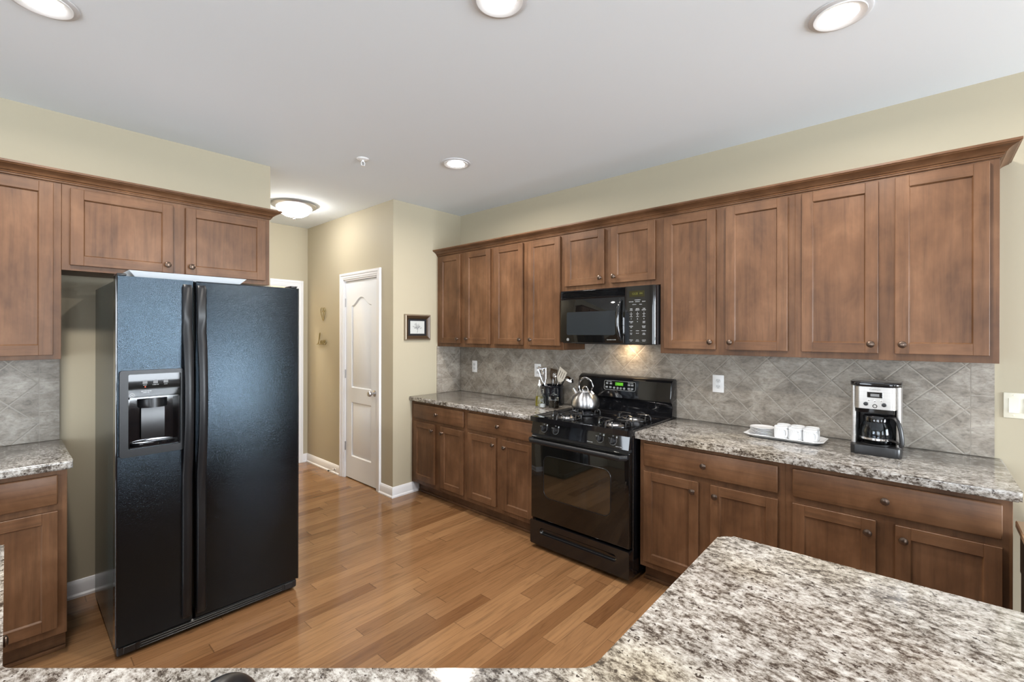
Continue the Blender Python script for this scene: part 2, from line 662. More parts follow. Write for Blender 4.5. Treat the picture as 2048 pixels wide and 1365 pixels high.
def FRONT(x, y, z):
    """matrix that stands lettering up facing -y at a local point"""
    return Matrix.Translation((x, y, z)) @ Matrix.Rotation(PI / 2, 4, 'X')


def tag(o, label, cat, group=None):
    o['label'] = label
    o['category'] = cat
    if group:
        o['group'] = group
    return o


def thing(name, label, cat, loc=(0, 0, 0), rz=0.0, group=None):
    o = bpy.data.objects.new(name, None)
    o.empty_display_size = 0.05
    COL.objects.link(o)
    o.location = loc
    o.rotation_euler = (0, 0, rz)
    return tag(o, label, cat, group)


def dup(root, loc, rz=0.0, label=None):
    r = root.copy()
    COL.objects.link(r)
    r.location = loc
    r.rotation_euler = (0, 0, rz)
    if label:
        r['label'] = label

    def kids(src, dst):
        for ch in list(src.children):
            c = ch.copy()
            COL.objects.link(c)
            c.parent = dst
            kids(ch, c)
    kids(root, r)
    return r


def struct(o):
    o['kind'] = 'structure'
    return o


# ------------------------------------------------------------------ room shell
XL, XP, YB, YP, XF, YE = -3.60, -3.63, 3.20, 2.38, -5.41, 1.307
struct(MB().box(-6.8, XR + 0.12, YFR - 0.12, YB + 0.12, -0.10, 0.0).build('floor', 'oak_floor'))
struct(MB().box(-6.8, XR + 0.12, YFR - 0.12, YB + 0.12, CEIL, CEIL + 0.10).build('ceiling', 'ceiling_paint'))


def wall(name, axis, f0, f1, a0, a1, openings=(), mat='wall_paint', z1=CEIL):
    """axis 'x': wall runs along x, f = y range; axis 'y': runs along y, f = x range"""
    mb = MB()

    def bx(u0, u1, q0, q1):
        if u1 - u0 < 1e-4 or q1 - q0 < 1e-4:
            return
        if axis == 'x':
            mb.box(u0, u1, f0, f1, q0, q1)
        else:
            mb.box(f0, f1, u0, u1, q0, q1)
    cur = a0
    for (o0, o1, q0, q1) in sorted(openings):
        bx(cur, o0, 0, z1)
        bx(o0, o1, 0, q0)
        bx(o0, o1, q1, z1)
        cur = o1
    bx(cur, a1, 0, z1)
    return struct(mb.build(name, mat))


wall('wall_back', 'x', YB, YB + 0.12, -3.75, XR + 0.12)
wall('wall_pantry_side', 'y', -3.75, XP, YP + 0.12, YB)
PD0, PD1, PDZ = -4.535, -3.895, 2.065         # pantry door opening
wall('wall_pantry_front', 'x', YP, YP + 0.12, XF - 0.12, XP, [(PD0, PD1, 0, PDZ)])
HD0, HD1, HDZ = 1.425, 2.255, 2.05
wall('wall_hall', 'y', XF - 0.12, XF, YE - 0.12, YP, [(HD0, HD1, 0, HDZ)])
wall('wall_hall_side', 'x', YE - 0.12, YE, XF, XL - 0.12)
wall('wall_left', 'y', XL - 0.12, XL, YFR, YE)
wall('wall_right', 'y', XR, XR + 0.12, YFR - 0.12, YB, WIN_R)
wall('wall_front', 'x', YFR - 0.12, YFR, XL - 0.12, XR, WIN_F)
# the room beyond the hall doorway
mb = MB()
mb.box(-6.72, -6.60, YE - 0.12, YP + 0.12, 0, CEIL)
mb.box(-6.60, XF - 0.12, YE - 0.12, YE, 0, CEIL)
mb.box(-6.60, XF - 0.12, YP, YP + 0.12, 0, CEIL)
struct(mb.build('wall_far_room', 'room_cream'))
# closet behind the pantry door
mb = MB()
mb.box(-4.65, -3.75, YP + 0.75, YP + 0.80, 0, CEIL)
mb.box(-4.70, -4.65, YP + 0.12, YP + 0.80, 0, CEIL)
struct(mb.build('wall_pantry_closet', 'wall_paint'))

# windows of the unseen walls: frame, mullions and pane
k = 0
for axis, wins in (('y', WIN_R), ('x', WIN_F)):
    for (a, b_, z0, z1) in wins:
        k += 1
        fr = MB()
        gl_ = MB()

        def bx(mb_, u0, u1, f0, f1, q0, q1):
            if axis == 'y':
                mb_.box(XR + f0, XR + f1, u0, u1, q0, q1)
            else:
                mb_.box(u0, u1, YFR - f1, YFR - f0, q0, q1)
        w = 0.05
        bx(fr, a, a + w, 0.03, 0.09, z0, z1)
        bx(fr, b_ - w, b_, 0.03, 0.09, z0, z1)
        bx(fr, a, b_, 0.03, 0.09, z0, z0 + w)
        bx(fr, a, b_, 0.03, 0.09, z1 - w, z1)
        zm = (z0 + z1) / 2
        bx(fr, a, b_, 0.04, 0.08, zm - 0.025, zm + 0.025)
        nm = max(1, round((b_ - a) / 0.9))
        for q in range(1, nm):
            c = a + (b_ - a) * q / nm
            bx(fr, c - 0.04, c + 0.04, 0.03, 0.09, z0, z1)
        # inner casing
        bx(fr, a - 0.07, a, -0.015, 0.0, z0 - 0.07, z1 + 0.07)
        bx(fr, b_, b_ + 0.07, -0.015, 0.0, z0 - 0.07, z1 + 0.07)
        bx(fr, a, b_, -0.015, 0.0, z1, z1 + 0.07)
        bx(fr, a - 0.09, b_ + 0.09, -0.04, 0.0, z0 - 0.03, z0)
        o = struct(fr.build('window_%d' % k, 'white_trim'))
        bx(gl_, a + w, b_ - w, 0.058, 0.062, z0 + w, z1 - w)
        gl_.build('pane', 'window_glass', o)

# baseboards
BB = [(0.0, 0.0), (0.024, 0.0), (0.024, 0.012), (0.016, 0.022), (0.015, 0.072), (0.011, 0.082), (0.006, 0.092), (0.0, 0.095)]


def baseboard(name, path):
    return struct(MB().sweep(path, BB).build(name, 'white_trim', angle=25))


baseboard('baseboard_pantry', [(-3.835, YP), (XP, YP), (XP, 2.664)])
baseboard('baseboard_hall', [(XF, 2.322), (XF, YP), (-4.612, YP)])
baseboard('baseboard_left', [(XL, 0.195), (XL, YE), (XF, YE), (XF, 1.358)])
baseboard('baseboard_back', [(0.275, YB), (XR, YB)])

# ceiling lights
def recessed(x, y, label):
    t_ = thing('recessed_light', label, 'ceiling light', (x, y, CEIL), 0, 'recessed ceiling lights')
    MB().lathe([(0.104, 0.0), (0.104, -0.004), (0.098, -0.007), (0.086, -0.007)], n=48, cap=False).build('trim_ring', 'trim_grey', t_)
    MB().lathe([(0.087, -0.004), (0.086, -0.011), (0.076, -0.010), (0.060, -0.004)], n=48, cap=False).build('baffle', 'lamp_white', t_)
    MB().lathe([(0.0, -0.0045), (0.061, -0.0045)], n=40).build('lens', 'lens_glow', t_)
    l = area('can_lamp', (x, y, CEIL - 0.016), (0, 0, -1), 0.15, 0.15, 25, (1.0, 0.94, 0.87), 170, True)
    return t_


recessed(-1.165, 1.215, 'round recessed ceiling light cut by the photo top edge at its middle')
recessed(-0.247, 2.152, 'round recessed ceiling light near the top right corner, over the coffee maker')
recessed(-2.526, 2.182, 'small distant recessed ceiling light over the counter left of the stove')
recessed(-2.44, 0.085, 'round recessed ceiling light in the top left corner, near the refrigerator')

t_ = thing('flush_mount_light', 'domed white glass ceiling light with nickel rim in the hall', 'ceiling light', (-4.484, 1.842, CEIL))
MB().lathe([(0.10, 0.0), (0.200, 0.0), (0.203, -0.010), (0.196, -0.022), (0.176, -0.030), (0.160, -0.036), (0.150, -0.034)], n=56, cap=False).build('rim', 'satin_nickel', t_)
MB().lathe([(0.158, -0.030), (0.150, -0.055), (0.125, -0.085), (0.085, -0.108), (0.040, -0.120), (0.0, -0.123)], n=48).build('glass_bowl', 'bowl_glow', t_)
MB().lathe([(0.014, -0.119), (0.016, -0.126), (0.007, -0.132), (0.010, -0.140), (0.006, -0.149), (0.0, -0.152)], n=20).build('finial', 'chrome', t_)

t_ = thing('sprinkler_head', 'small white fire sprinkler head hanging from the ceiling', 'sprinkler', (-2.952, 1.687, CEIL))
MB().lathe([(0.042, 0.0), (0.042, -0.003), (0.036, -0.008), (0.020, -0.010), (0.012, -0.010)], n=32).build('escutcheon', 'white_plastic', t_)
mb = MB().cyl((0, 0, -0.006), (0, 0, -0.022), 0.009, 0.008, 16)
for s in (-1, 1):
    mb.tube([(0, s * 0.008, -0.018), (0, s * 0.014, -0.028), (0, s * 0.012, -0.042), (0, s * 0.003, -0.050)], 0.003, 8)
mb.build('frame', 'white_plastic', t_)
MB().lathe([(0.0, -0.048), (0.016, -0.050), (0.016, -0.052), (0.0, -0.054)], n=16).build('deflector', 'white_plastic', t_)
MB().cyl((0, 0, -0.022), (0, 0, -0.047), 0.0028, None, 10).build('bulb', 'red_led' if False else 'satin_nickel', t_)


# ------------------------------------------------------------------ doors
def casing(mb, a0, a1, z, w=0.070):
    """door casing in the xz plane facing -y, around the opening a0..a1, height z, mitred look by steps"""
    for (o0, o1, d) in ((0.004, w, 0.012), (0.020, w - 0.001, 0.016), (0.044, w - 0.003, 0.021)):
        mb.box(a0 - o1, a0 - o0, -d, 0, 0, z + o1, 0.001)
        mb.box(a1 + o0, a1 + o1, -d, 0, 0, z + o1, 0.001)
        mb.box(a0 - o0, a1 + o0, -d, 0, z + o0, z + o1, 0.0)
    # jambs
    mb.box(a0 - 0.004, a0 + 0.012, -0.004, 0.118, 0, z)
    mb.box(a1 - 0.012, a1 + 0.004, -0.004, 0.118, 0, z)
    mb.box(a0, a1, -0.004, 0.118, z - 0.012, z + 0.004)


d1 = bpy.data.objects.new('door_1', None)
COL.objects.link(d1)
d1.location = (0, YP, 0)
struct(d1)
mb = MB()
casing(mb, PD0, PD1, PDZ)
mb.build('casing', 'white_trim', d1)
x0, x1, zt = PD0 + 0.014, PD1 - 0.014, PDZ - 0.015
outer = [(x0, 0.010), (x1, 0.010), (x1, zt), (x0, zt)]
s = 0.115
cx, hw = (x0 + x1) / 2, (x1 - x0) / 2 - s


def low_panel(i):
    return [(x0 + s + i, 0.24 + i), (x1 - s - i, 0.24 + i), (x1 - s - i, 0.80 - i), (x0 + s + i, 0.80 - i)]


def arch_panel(i):
    out = [(x0 + s + i, 0.95 + i), (x1 - s - i, 0.95 + i)]
    for q in range(0, 25):
        tt = 1 - q / 12.0
        out.append((cx + (hw - i) * tt, 1.795 - i + 0.085 * (0.5 + 0.5 * math.cos(PI * tt))))
    return out


slab = MB().plate(outer, [low_panel(0), arch_panel(0)], 0.012, 0.047, relief=[(0.010, 0.012), (0.016, 0.012), (0.044, 0.002)], shape=[low_panel, arch_panel]).build('door_slab', 'door_white', d1, angle=20)
mb = MB()
kx, kz = -3.962, 0.926
mb.lathe([(0.0, -0.002), (0.031, -0.001), (0.031, 0.004), (0.014, 0.010), (0.011, 0.030), (0.016, 0.036), (0.026, 0.046), (0.028, 0.056), (0.022, 0.068), (0.0, 0.073)],
         (kx, 0.012, kz), 28, axis='y')
mb.build('door_knob', 'satin_nickel', slab)
MB().box(x1 - 0.001, x1 + 0.004, 0.008, 0.02, kz - 0.03, kz + 0.03).build('latch_plate', 'satin_nickel', slab)
for hz in (0.33, 1.085, 1.83):
    mb = MB().cyl((x0 - 0.004, 0.006, hz - 0.045), (x0 - 0.004, 0.006, hz + 0.045), 0.006, None, 12)
    mb.box(x0 - 0.022, x0 + 0.003, 0.0, 0.011, hz - 0.044, hz + 0.044)
    mb.build('hinge', 'satin_nickel', d1)

area('far_room_fill', (-6.05, 1.84, CEIL - 0.02), (0, 0, -1), 0.3, 0.3, 40, (1.0, 0.92, 0.80), 170, True)  # unseen fill light, added to brighten the hall through its doorway
d2 = bpy.data.objects.new('door_2', None)
COL.objects.link(d2)
d2.location = (XF, 0, 0)
d2.rotation_euler = (0, 0, PI / 2)
struct(d2)
mb = MB()
casing(mb, HD0, HD1, HDZ)
mb.build('casing', 'white_trim', d2)

t_ = thing('door_stop', 'small dark spring door stop on the hall baseboard', 'door stop', (-4.700, YP - 0.016, 0.050))
pts = [(0.010 * 0.6 * math.cos(q * 0.9), -0.003 - q * 0.0011, 0.006 * math.sin(q * 0.9)) for q in range(60)]
MB().tube(pts, 0.0018, 6).build('spring', 'satin_nickel', t_)
MB().lathe([(0.0, 0.066), (0.008, 0.068), (0.008, 0.080), (0.0, 0.083)], n=14, axis='y').build('tip', 'rubber_black', t_)
MB().lathe([(0.011, 0.0), (0.010, 0.004), (0.0, 0.005)], n=14, axis='y').build('base', 'satin_nickel', t_)


# ------------------------------------------------------------------ cabinets
KNOB = [(0.0, 0.0), (0.0095, 0.0), (0.0085, 0.002), (0.0055, 0.006), (0.0058, 0.012), (0.0095, 0.016), (0.0150, 0.0185), (0.0165, 0.0215), (0.0150, 0.0245), (0.0085, 0.0275), (0.0, 0.0285)]


def knob(parent, x, z, y=-0.02):
    return MB().lathe(KNOB, (x, y, z), 24, axis='y').build('knob', 'bronze', parent)


def shaker(x0, x1, z0, z1, parent, st=0.052, name='door'):
    mb = MB()
    bv = 0.0016
    mb.box(x0, x0 + st, -0.02, 0, z0, z1, bv)
    mb.box(x1 - st, x1, -0.02, 0, z0, z1, bv)
    mb.box(x0 + st - 0.001, x1 - st + 0.001, -0.0199, 0, z0, z0 + st, bv, 1)
    mb.box(x0 + st - 0.001, x1 - st + 0.001, -0.0199, 0, z1 - st, z1, bv, 1)
    # sloped inner bead and panel
    a0, a1, c0, c1 = x0 + st, x1 - st, z0 + st, z1 - st
    i = 0.004
    v = [(a0, -0.016, c0), (a1, -0.016, c0), (a1, -0.016, c1), (a0, -0.016, c1), (a0 + i, -0.010, c0 + i), (a1 - i, -0.010, c0 + i), (a1 - i, -0.010, c1 - i), (a0 + i, -0.010, c1 - i)]
    mb._faces(v, [(0, 1, 5, 4), (1, 2, 6, 5), (2, 3, 7, 6), (3, 0, 4, 7)], 0)
    mb.box(a0 + i - 0.001, a1 - i + 0.001, -0.010, -0.002, c0 + i - 0.001, c1 - i + 0.001)
    return mb.build(name, W2, parent, angle=20)


def drawer(x0, x1, z0, z1, parent):
    d = MB().box(x0, x1, -0.02, 0, z0, z1, 0.005, 1, 2).build('drawer', W2, parent, angle=50)
    knob(d, (x0 + x1) / 2, (z0 + z1) / 2)
    return d


def frame(mb, w, z0, z1, opens, st=0.038):
    """face frame plane at y 0..0.019 with openings behind the doors left closed"""
    mb.box(0, w, 0.0, 0.019, z0, z1, 0.0008)


def wall_cab(name, label, loc, rz, w, z0, z1, doors, depth, knobs, group='wall cabinets', filler=0.0):
    t_ = thing(name, label, 'cabinet', loc, rz, group)
    mb = MB()
    H = z1 - z0
    mb.box(-filler, w, 0.0, 0.019, 0, H, 0.0008)
    mb.box(0, w, 0.019, depth - 0.002, 0.012, H)
    mb.box(0, w, 0.019, depth - 0.002, 0.0, 0.012, 0, 1)
    mb.build('carcass', W2, t_)
    for (a, b2, c, d), kb in zip(doors, knobs):
        dr = shaker(a, b2, c - z0, d - z0, t_)
        if kb:
            knob(dr, (b2 - 0.028) if kb == 'r' else (a + 0.028), c - z0 + 0.045)
    return t_


UZ0, UZ1, UD = 1.382, 2.300, 0.305
yU = YB - UD
U = [(-3.602, -2.843), (-2.843, -2.083), (-2.083, -1.298), (-1.298, -0.531), (-0.531, 0.238)]
UD_ = [((-3.580, -3.274), (-3.201, -2.870)), ((-2.816, -2.486), (-2.424, -2.105)), ((-2.060, -1.715), (-1.660, -1.330)),
       ((-1.268, -0.945), (-0.887, -0.564)), ((-0.498, -0.174), (-0.111, 0.207))]
ULAB = ['brown shaker wall cabinet with two tall doors against the pantry wall, leftmost of the run',
        'brown shaker wall cabinet with two tall doors, between leftmost cabinet and the microwave',
        'short two door wall cabinet directly above the black microwave',
        'brown two door wall cabinet just right of the microwave, above the large outlet',
        'brown two door wall cabinet above the coffee maker, rightmost of the run']
for k, ((a, b2), ds, lb) in enumerate(zip(U, UD_, ULAB)):
    z0 = 1.836 if k == 2 else UZ0
    dz0 = 1.870 if k == 2 else 1.415
    wall_cab('wall_cabinet', lb, (a, yU, z0), 0, b2 - a, z0, UZ1, [(d[0] - a, d[1] - a, dz0, 2.266) for d in ds], UD, ('r', 'l'),
             filler=0.026 if k == 0 else 0.0)

CROWN = [(0.0, 2.278), (0.006, 2.278), (0.009, 2.281), (0.009, 2.286), (0.013, 2.287), (0.015, 2.291), (0.013, 2.295), (0.020, 2.297), (0.024, 2.303), (0.033, 2.311), (0.046, 2.317),
         (0.054, 2.320), (0.057, 2.324), (0.062, 2.326), (0.062, 2.336), (0.0, 2.336)]
o = MB().sweep([(XP + 0.001, yU), (0.238, yU), (0.238, YB - 0.001)], CROWN).build('crown_molding', 'wood_horizontal', angle=25)
tag(o, 'long brown crown molding along the tops of the cabinets above the stove', 'molding', 'cabinet crown moldings')

# base cabinets, stove wall
BD = 0.61
yBc = YB - BD


def base_cab(label, loc, rz, w, doors, drw, depth=BD, left_fill=0.0):
    t_ = thing('base_cabinet', label, 'cabinet', loc, rz, 'base cabinets')
    mb = MB()
    mb.box(-left_fill, w, 0.0, 0.019, 0.105, 0.8745, 0.0008)
    mb.box(0, w, 0.019, depth - 0.002, 0.105, 0.8745)
    mb.box(0.0, w, 0.075, depth - 0.002, 0.001, 0.105, 0, 1)
    mb.build('carcass', W2, t_)
    MB().box(0.0, w, 0.058, 0.0748, 0.001, 0.020, 0.004, 0, 2).build('toe_molding', 'wood_horizontal', t_)
    for (a, b2, kb) in doors:
        dr = shaker(a, b2, 0.144, 0.686, t_)
        if kb:
            knob(dr, (b2 - 0.028) if kb == 'r' else (a + 0.028), 0.686 - 0.055)
    for (a, b2) in drw:
        drawer(a, b2, 0.716, 0.852, t_)
    return t_


Bc = [(-3.604, -2.852, (-3.582, -3.268), (-3.182, -2.880), 'brown base cabinet with one wide drawer, against the pantry wall'),
      (-2.852, -2.100, (-2.824, -2.497), (-2.430, -2.122), 'brown base cabinet with one wide drawer, touching the left side of the stove'),
      (-1.288, -0.515, (-1.259, -0.935), (-0.870, -0.546), 'brown base cabinet with one wide drawer, touching the right side of the stove'),
      (-0.515, 0.249, (-0.482, -0.162), (-0.097, 0.221), 'brown base cabinet under the coffee maker at the right counter end')]
for k, (a, b2, d1_, d2_, lb) in enumerate(Bc):
    base_cab(lb, (a, yBc, 0), 0, b2 - a, [(d1_[0] - a, d1_[1] - a, 'r'), (d2_[0] - a, d2_[1] - a, 'l')], [(d1_[0] - a, d2_[1] - a)], left_fill=0.024 if k == 0 else 0)

# countertops on the stove wall
YC = YB - 0.645


def counter(poly, radii, label, name='countertop'):
    o = MB().prism(round_corners(poly, radii), 0.876, 0.914, 'xy', 0, 0.009, 3).build(name, 'granite', angle=40)
    return tag(o, label, 'countertop', 'granite countertops')


counter([(XP + 0.001, YC), (-2.084, YC), (-2.084, YB - 0.001), (XP + 0.001, YB - 0.001)], [0, 0.004, 0, 0], 'speckled grey granite countertop left of the stove, below the two small outlets')
counter([(-1.309, YC), (0.272, YC), (0.272, YB - 0.001), (-1.309, YB - 0.001)], [0.004, 0.012, 0, 0], 'speckled grey granite countertop right of the stove, holding the coffee maker')


# backsplashes
def border_boxes(mb, u0, u1, edges, put):
    for z0, z1 in zip(edges[:-1], edges[1:]):
        put(mb, u0 + 0.001, u1 - 0.001, z0 + 0.001, z1 - 0.001)


ty = YB - 0.010
mb = MB()
mb.box(XP + 0.012, 0.163, ty, YB - 0.0005, 0.9145, 1.381)
mb.box(-2.080, -1.300, ty, YB - 0.0005, 1.381, 1.50)
mb.box(0.163, 0.244, ty + 0.0015, YB - 0.0005, 0.9145, 1.381, 0, 2)
for z0, z1 in ((0.9145, 1.048), (1.051, 1.208), (1.211, 1.368), (1.371, 1.381)):
    mb.box(0.166, 0.246, ty, YB - 0.0005, z0, z1, 0.0, 1)
o = mb.build('tile_backsplash', ('tile_field', 'tile_border', 'tile_grout'))
tag(o, 'grey diamond laid stone tile backsplash behind the stove and both counters', 'backsplash', 'stone tile backsplashes')
mb = MB()
mb.box(XP + 0.0005, XP + 0.010, 2.962, YB - 0.011, 0.9145, 1.381)
mb.box(XP + 0.0005, XP + 0.0085, 2.887, 2.962, 0.9145, 1.381, 0, 2)
for z0, z1 in ((0.9145, 1.048), (1.051, 1.208), (1.211, 1.368), (1.371, 1.381)):
    mb.box(XP + 0.0005, XP + 0.010, 2.885, 2.959, z0, z1, 0, 1)
o = mb.build('tile_backsplash', ('tile_field', 'tile_border', 'tile_grout'))
tag(o, 'short return of stone tile on the pantry side wall above the counter', 'backsplash', 'stone tile backsplashes')

# left run (refrigerator wall), local x = world y, local front faces +x
RZL = PI / 2
xU = XL + UD
t_ = wall_cab('wall_cabinet', 'short two door wall cabinet above the black refrigerator', (xU, 0.187, 1.834), RZL, 1.003, 1.834, UZ1,
              [(0.031, 0.467, 1.861, 2.259), (0.528, 0.973, 1.861, 2.259)], UD, ('r', 'l'))
wall_cab('wall_cabinet', 'tall wall cabinet cut by the left photo edge, left of the refrigerator', (xU, -0.56, 1.374), RZL, 0.746, 1.374, UZ1,
         [(0.031, 0.345, 1.396, 2.268), (0.400, 0.716, 1.396, 2.268)], UD, (None, None))
o = MB().sweep([(xU, -0.56), (xU, 1.190), (XL + 0.001, 1.190)], CROWN).build('crown_molding', 'wood_horizontal', angle=25)
tag(o, 'brown crown molding along the cabinets above the refrigerator', 'molding', 'cabinet crown moldings')
base_cab('brown base cabinet at the left photo edge, beside the refrigerator', (XL + 0.61, -0.267, 0), RZL, 0.457, [(0.030, 0.425, None)], [(0.030, 0.425)])
counter([(XL + 0.001, -0.285), (XL + 0.645, -0.285), (XL + 0.645, 0.208), (XL + 0.001, 0.208)], [0, 0, 0.012, 0], 'speckled granite countertop at the left photo edge, beside the refrigerator')
mb = MB()
tx = XL + 0.010
mb.box(XL + 0.0005, tx, -0.56, 0.116, 0.9145, 1.373)
mb.box(XL + 0.0005, tx - 0.0015, 0.116, 0.195, 0.9145, 1.373, 0, 2)
for z0, z1 in ((0.9145, 1.076), (1.079, 1.235), (1.238, 1.373)):
    mb.box(XL + 0.0005, tx, 0.119, 0.197, z0, z1, 0, 1)
o = mb.build('tile_backsplash', ('tile_field_left', 'tile_border', 'tile_grout'))
tag(o, 'grey diamond laid stone tile backsplash left of the refrigerator', 'backsplash', 'stone tile backsplashes')

# ------------------------------------------------------------------ refrigerator
FX, FY = -2.745, 0.333
fr = thing('refrigerator', 'black pebbled side by side refrigerator with ice and water dispenser', 'refrigerator', (FX, FY, 0), RZL)
FW, FT = 0.822, 1.773
mb = MB()
mb.box(0.004, FW - 0.004, 0.0785, 0.760, 0.020, FT - 0.016, 0.004)
mb.build('cabinet_body', 'fridge_side', fr)
mb = MB()
mb.box(0.006, FW - 0.006, 0.010, 0.078, 0.012, 0.056, 0.006)
for q in (0.020, 0.031, 0.042):
    mb.box(0.09, FW - 0.09, 0.006, 0.014, q, q + 0.005, 0.001)
for q in (0.03, FW - 0.075):
    mb.box(q, q + 0.045, 0.006, 0.014, 0.018, 0.050, 0.002)
mb.build('toe_grille', 'black_satin', fr)
for q in (0.03, FW - 0.03):
    MB().cyl((q, 0.10, 0.001), (q, 0.10, 0.022), 0.018, 0.014, 14).build('foot', 'black_matte', fr)
for q in (0.022, FW - 0.022):
    MB().box(q - 0.018, q + 0.018, 0.012, 0.105, FT + 0.001, FT + 0.014, 0.005, 0, 2).build('hinge_cover', 'black_satin', fr)
GAP = 0.302
# freezer door with a hole for the dispenser
DZ0, DZ1 = 0.062, FT
DX0, DX1, DC0, DC1 = 0.012, 0.256, 0.932, 1.334
hole = [(0.044, 0.967), (0.243, 0.967), (0.243, 1.207), (0.044, 1.207)]
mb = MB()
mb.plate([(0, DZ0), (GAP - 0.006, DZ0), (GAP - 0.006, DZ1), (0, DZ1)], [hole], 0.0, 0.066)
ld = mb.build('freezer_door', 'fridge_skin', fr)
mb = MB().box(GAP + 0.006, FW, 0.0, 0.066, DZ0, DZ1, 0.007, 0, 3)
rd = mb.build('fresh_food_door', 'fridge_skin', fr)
mb = MB()
mb.box(-0.001, 0.006, -0.002, 0.064, DZ0, DZ1, 0.002)
mb.build('edge_trim', 'black_gloss', ld)
MB().box(FW - 0.006, FW + 0.001, -0.002, 0.064, DZ0, DZ1, 0.002).build('edge_trim', 'black_gloss', rd)


def fridge_handle(xc, par):
    mb = MB()
    zs = [0.085, 0.10, 0.30, 0.60, 0.80, 0.88, 0.94, 1.00, 1.08, 1.16, 1.24, 1.32, 1.40, 1.46, 1.52, 1.60, 1.735, 1.752]
    sec = []
    for z in zs:
        tt = min(1, max(0, (z - 0.80) / 0.72))
        bow = math.sin(PI * tt) ** 0.8 if 0 < tt < 1 else 0.0
        d = 0.020 + 0.042 * bow
        hw = 0.0205 - 0.003 * bow
        if z in (zs[0], zs[-1]):
            d, hw = 0.008, 0.018
        inner = 0.0 if bow < 0.15 else d - 0.022
        sec.append((z, d, hw, inner))
    ring = []
    for z, d, hw, inn in sec:
        ring.append([(xc - hw, -inn, z), (xc - hw, -d + 0.006, z), (xc - hw + 0.006, -d, z), (xc + hw - 0.006, -d, z), (xc + hw, -d + 0.006, z), (xc + hw, -inn, z)])
    verts = [p for r_ in ring for p in r_]
    n = 6
    faces = [(i * n + k2, i * n + (k2 + 1) % n, (i + 1) * n + (k2 + 1) % n, (i + 1) * n + k2) for i in range(len(ring) - 1) for k2 in range(n)]
    faces += [tuple(range(n))[::-1], tuple(range((len(ring) - 1) * n, len(ring) * n))]
    mb._faces(verts, faces, 0)
    return mb.build('handle', 'handle_black', par, angle=45)


fridge_handle(GAP - 0.030, ld)
fridge_handle(GAP + 0.030, rd)
dp = MB().plate(rrect(DX0, DX1, DC0, DC1, 0.012, 4), [rrect(0.043, 0.244, 0.966, 1.315, 0.006, 3)], -0.014, 0.0).build('dispenser_frame', 'handle_black', ld)
mb = MB()
mb.box(0.040, 0.247, -0.006, 0.004, 1.206, 1.318, 0.002)
pn = mb.build('control_panel', 'panel_glass', dp)
mb = MB()      # cavity: back, sides, shelf
mb.box(0.044, 0.243, 0.058, 0.064, 0.967, 1.207)
mb.box(0.044, 0.050, 0.0, 0.060, 0.967, 1.207)
mb.box(0.237, 0.243, 0.0, 0.060, 0.967, 1.207)
mb.box(0.044, 0.243, 0.0, 0.060, 1.198, 1.207)
mb.build('dispenser_well', 'black_gloss', dp)
MB().prism([(0.046 + 0.0, 0.0), (0.241, 0.0), (0.241, 0.056), (0.046, 0.056)], 0.967, 0.973).build('well_floor', 'black_gloss', dp)
tr_ = []
for q in range(17):
    a = PI * q / 16
    tr_.append((0.1435 + 0.085 * math.cos(a), 0.052 - 0.055 * math.sin(a)))
MB().prism(tr_, 0.973, 0.984, 'xy', 0, 0.003).build('drip_tray', 'black_gloss', dp)
ch = []
for q in range(17):
    a = PI * q / 16
    ch.append((0.1435 + 0.058 * math.cos(a), 0.058 - 0.048 * math.sin(a)))
MB().prism(ch, 1.150, 1.197, 'xy', 0, 0.005).build('ice_chute', 'black_satin', dp)
MB().prism([(0.098, 0.040), (0.189, 0.040), (0.182, 0.050), (0.105, 0.050)], 1.000, 1.150, 'xy', 0, 0.003).build('paddle', 'black_satin', dp)
for w_, sz, xx, zz in (('LIGHT', 0.0050, 0.105, 1.262), ('CUBED ICE', 0.0050, 0.145, 1.262), ('LOCK', 0.0050, 0.185, 1.262),
                       ('REPLACE FILTER', 0.0055, 0.110, 1.233), ('HOLD 3 SEC', 0.0042, 0.110, 1.226)):
    MB().text(w_, sz, FRONT(xx, -0.0064, zz)).build('lettering', 'grey_legend', pn)


def monogram(parent, x, y, z, r, name='logo', mat='grey_legend'):
    mb = MB()
    ring = [(x + r * math.cos(2 * PI * q / 28), y - 0.0003, z + r * math.sin(2 * PI * q / 28)) for q in range(28)]
    mb.tube(ring, r * 0.075, 6, 0, True)
    mb.text('GE', r * 1.05, FRONT(x, y - 0.0004, z) @ Matrix.Shear('XZ', 4, (0.0, 0.0)))
    for q in range(4):
        a = PI / 4 + q * PI / 2
        c = (x + 0.72 * r * math.cos(a), y - 0.0003, z + 0.72 * r * math.sin(a))
        mb.tube([(c[0] + 0.16 * r * math.cos(a + s_), c[1], c[2] + 0.16 * r * math.sin(a + s_)) for s_ in (-1.4, -0.6, 0.2, 1.0)], r * 0.05, 5)
    return mb.build(name, mat, parent)


monogram(pn, 0.057, -0.006, 1.218, 0.0085)
MB().lathe([(0.0028, 0.0), (0.0025, 0.001), (0, 0.0012)], (0.106, -0.006, 1.254), 12, axis='y').build('indicator', 'red_led', pn)
for q in (0.105, 0.145, 0.185):
    MB().box(q - 0.009, q + 0.009, -0.0066, -0.006, 1.268, 1.284).build('touch_key', 'dim_legend', pn)

# white tray lying on the refrigerator
t_ = thing('tray', 'flat white rectangular tray lying on top of the refrigerator', 'tray', (-2.940, 0.632, 1.7745))
mb = MB()


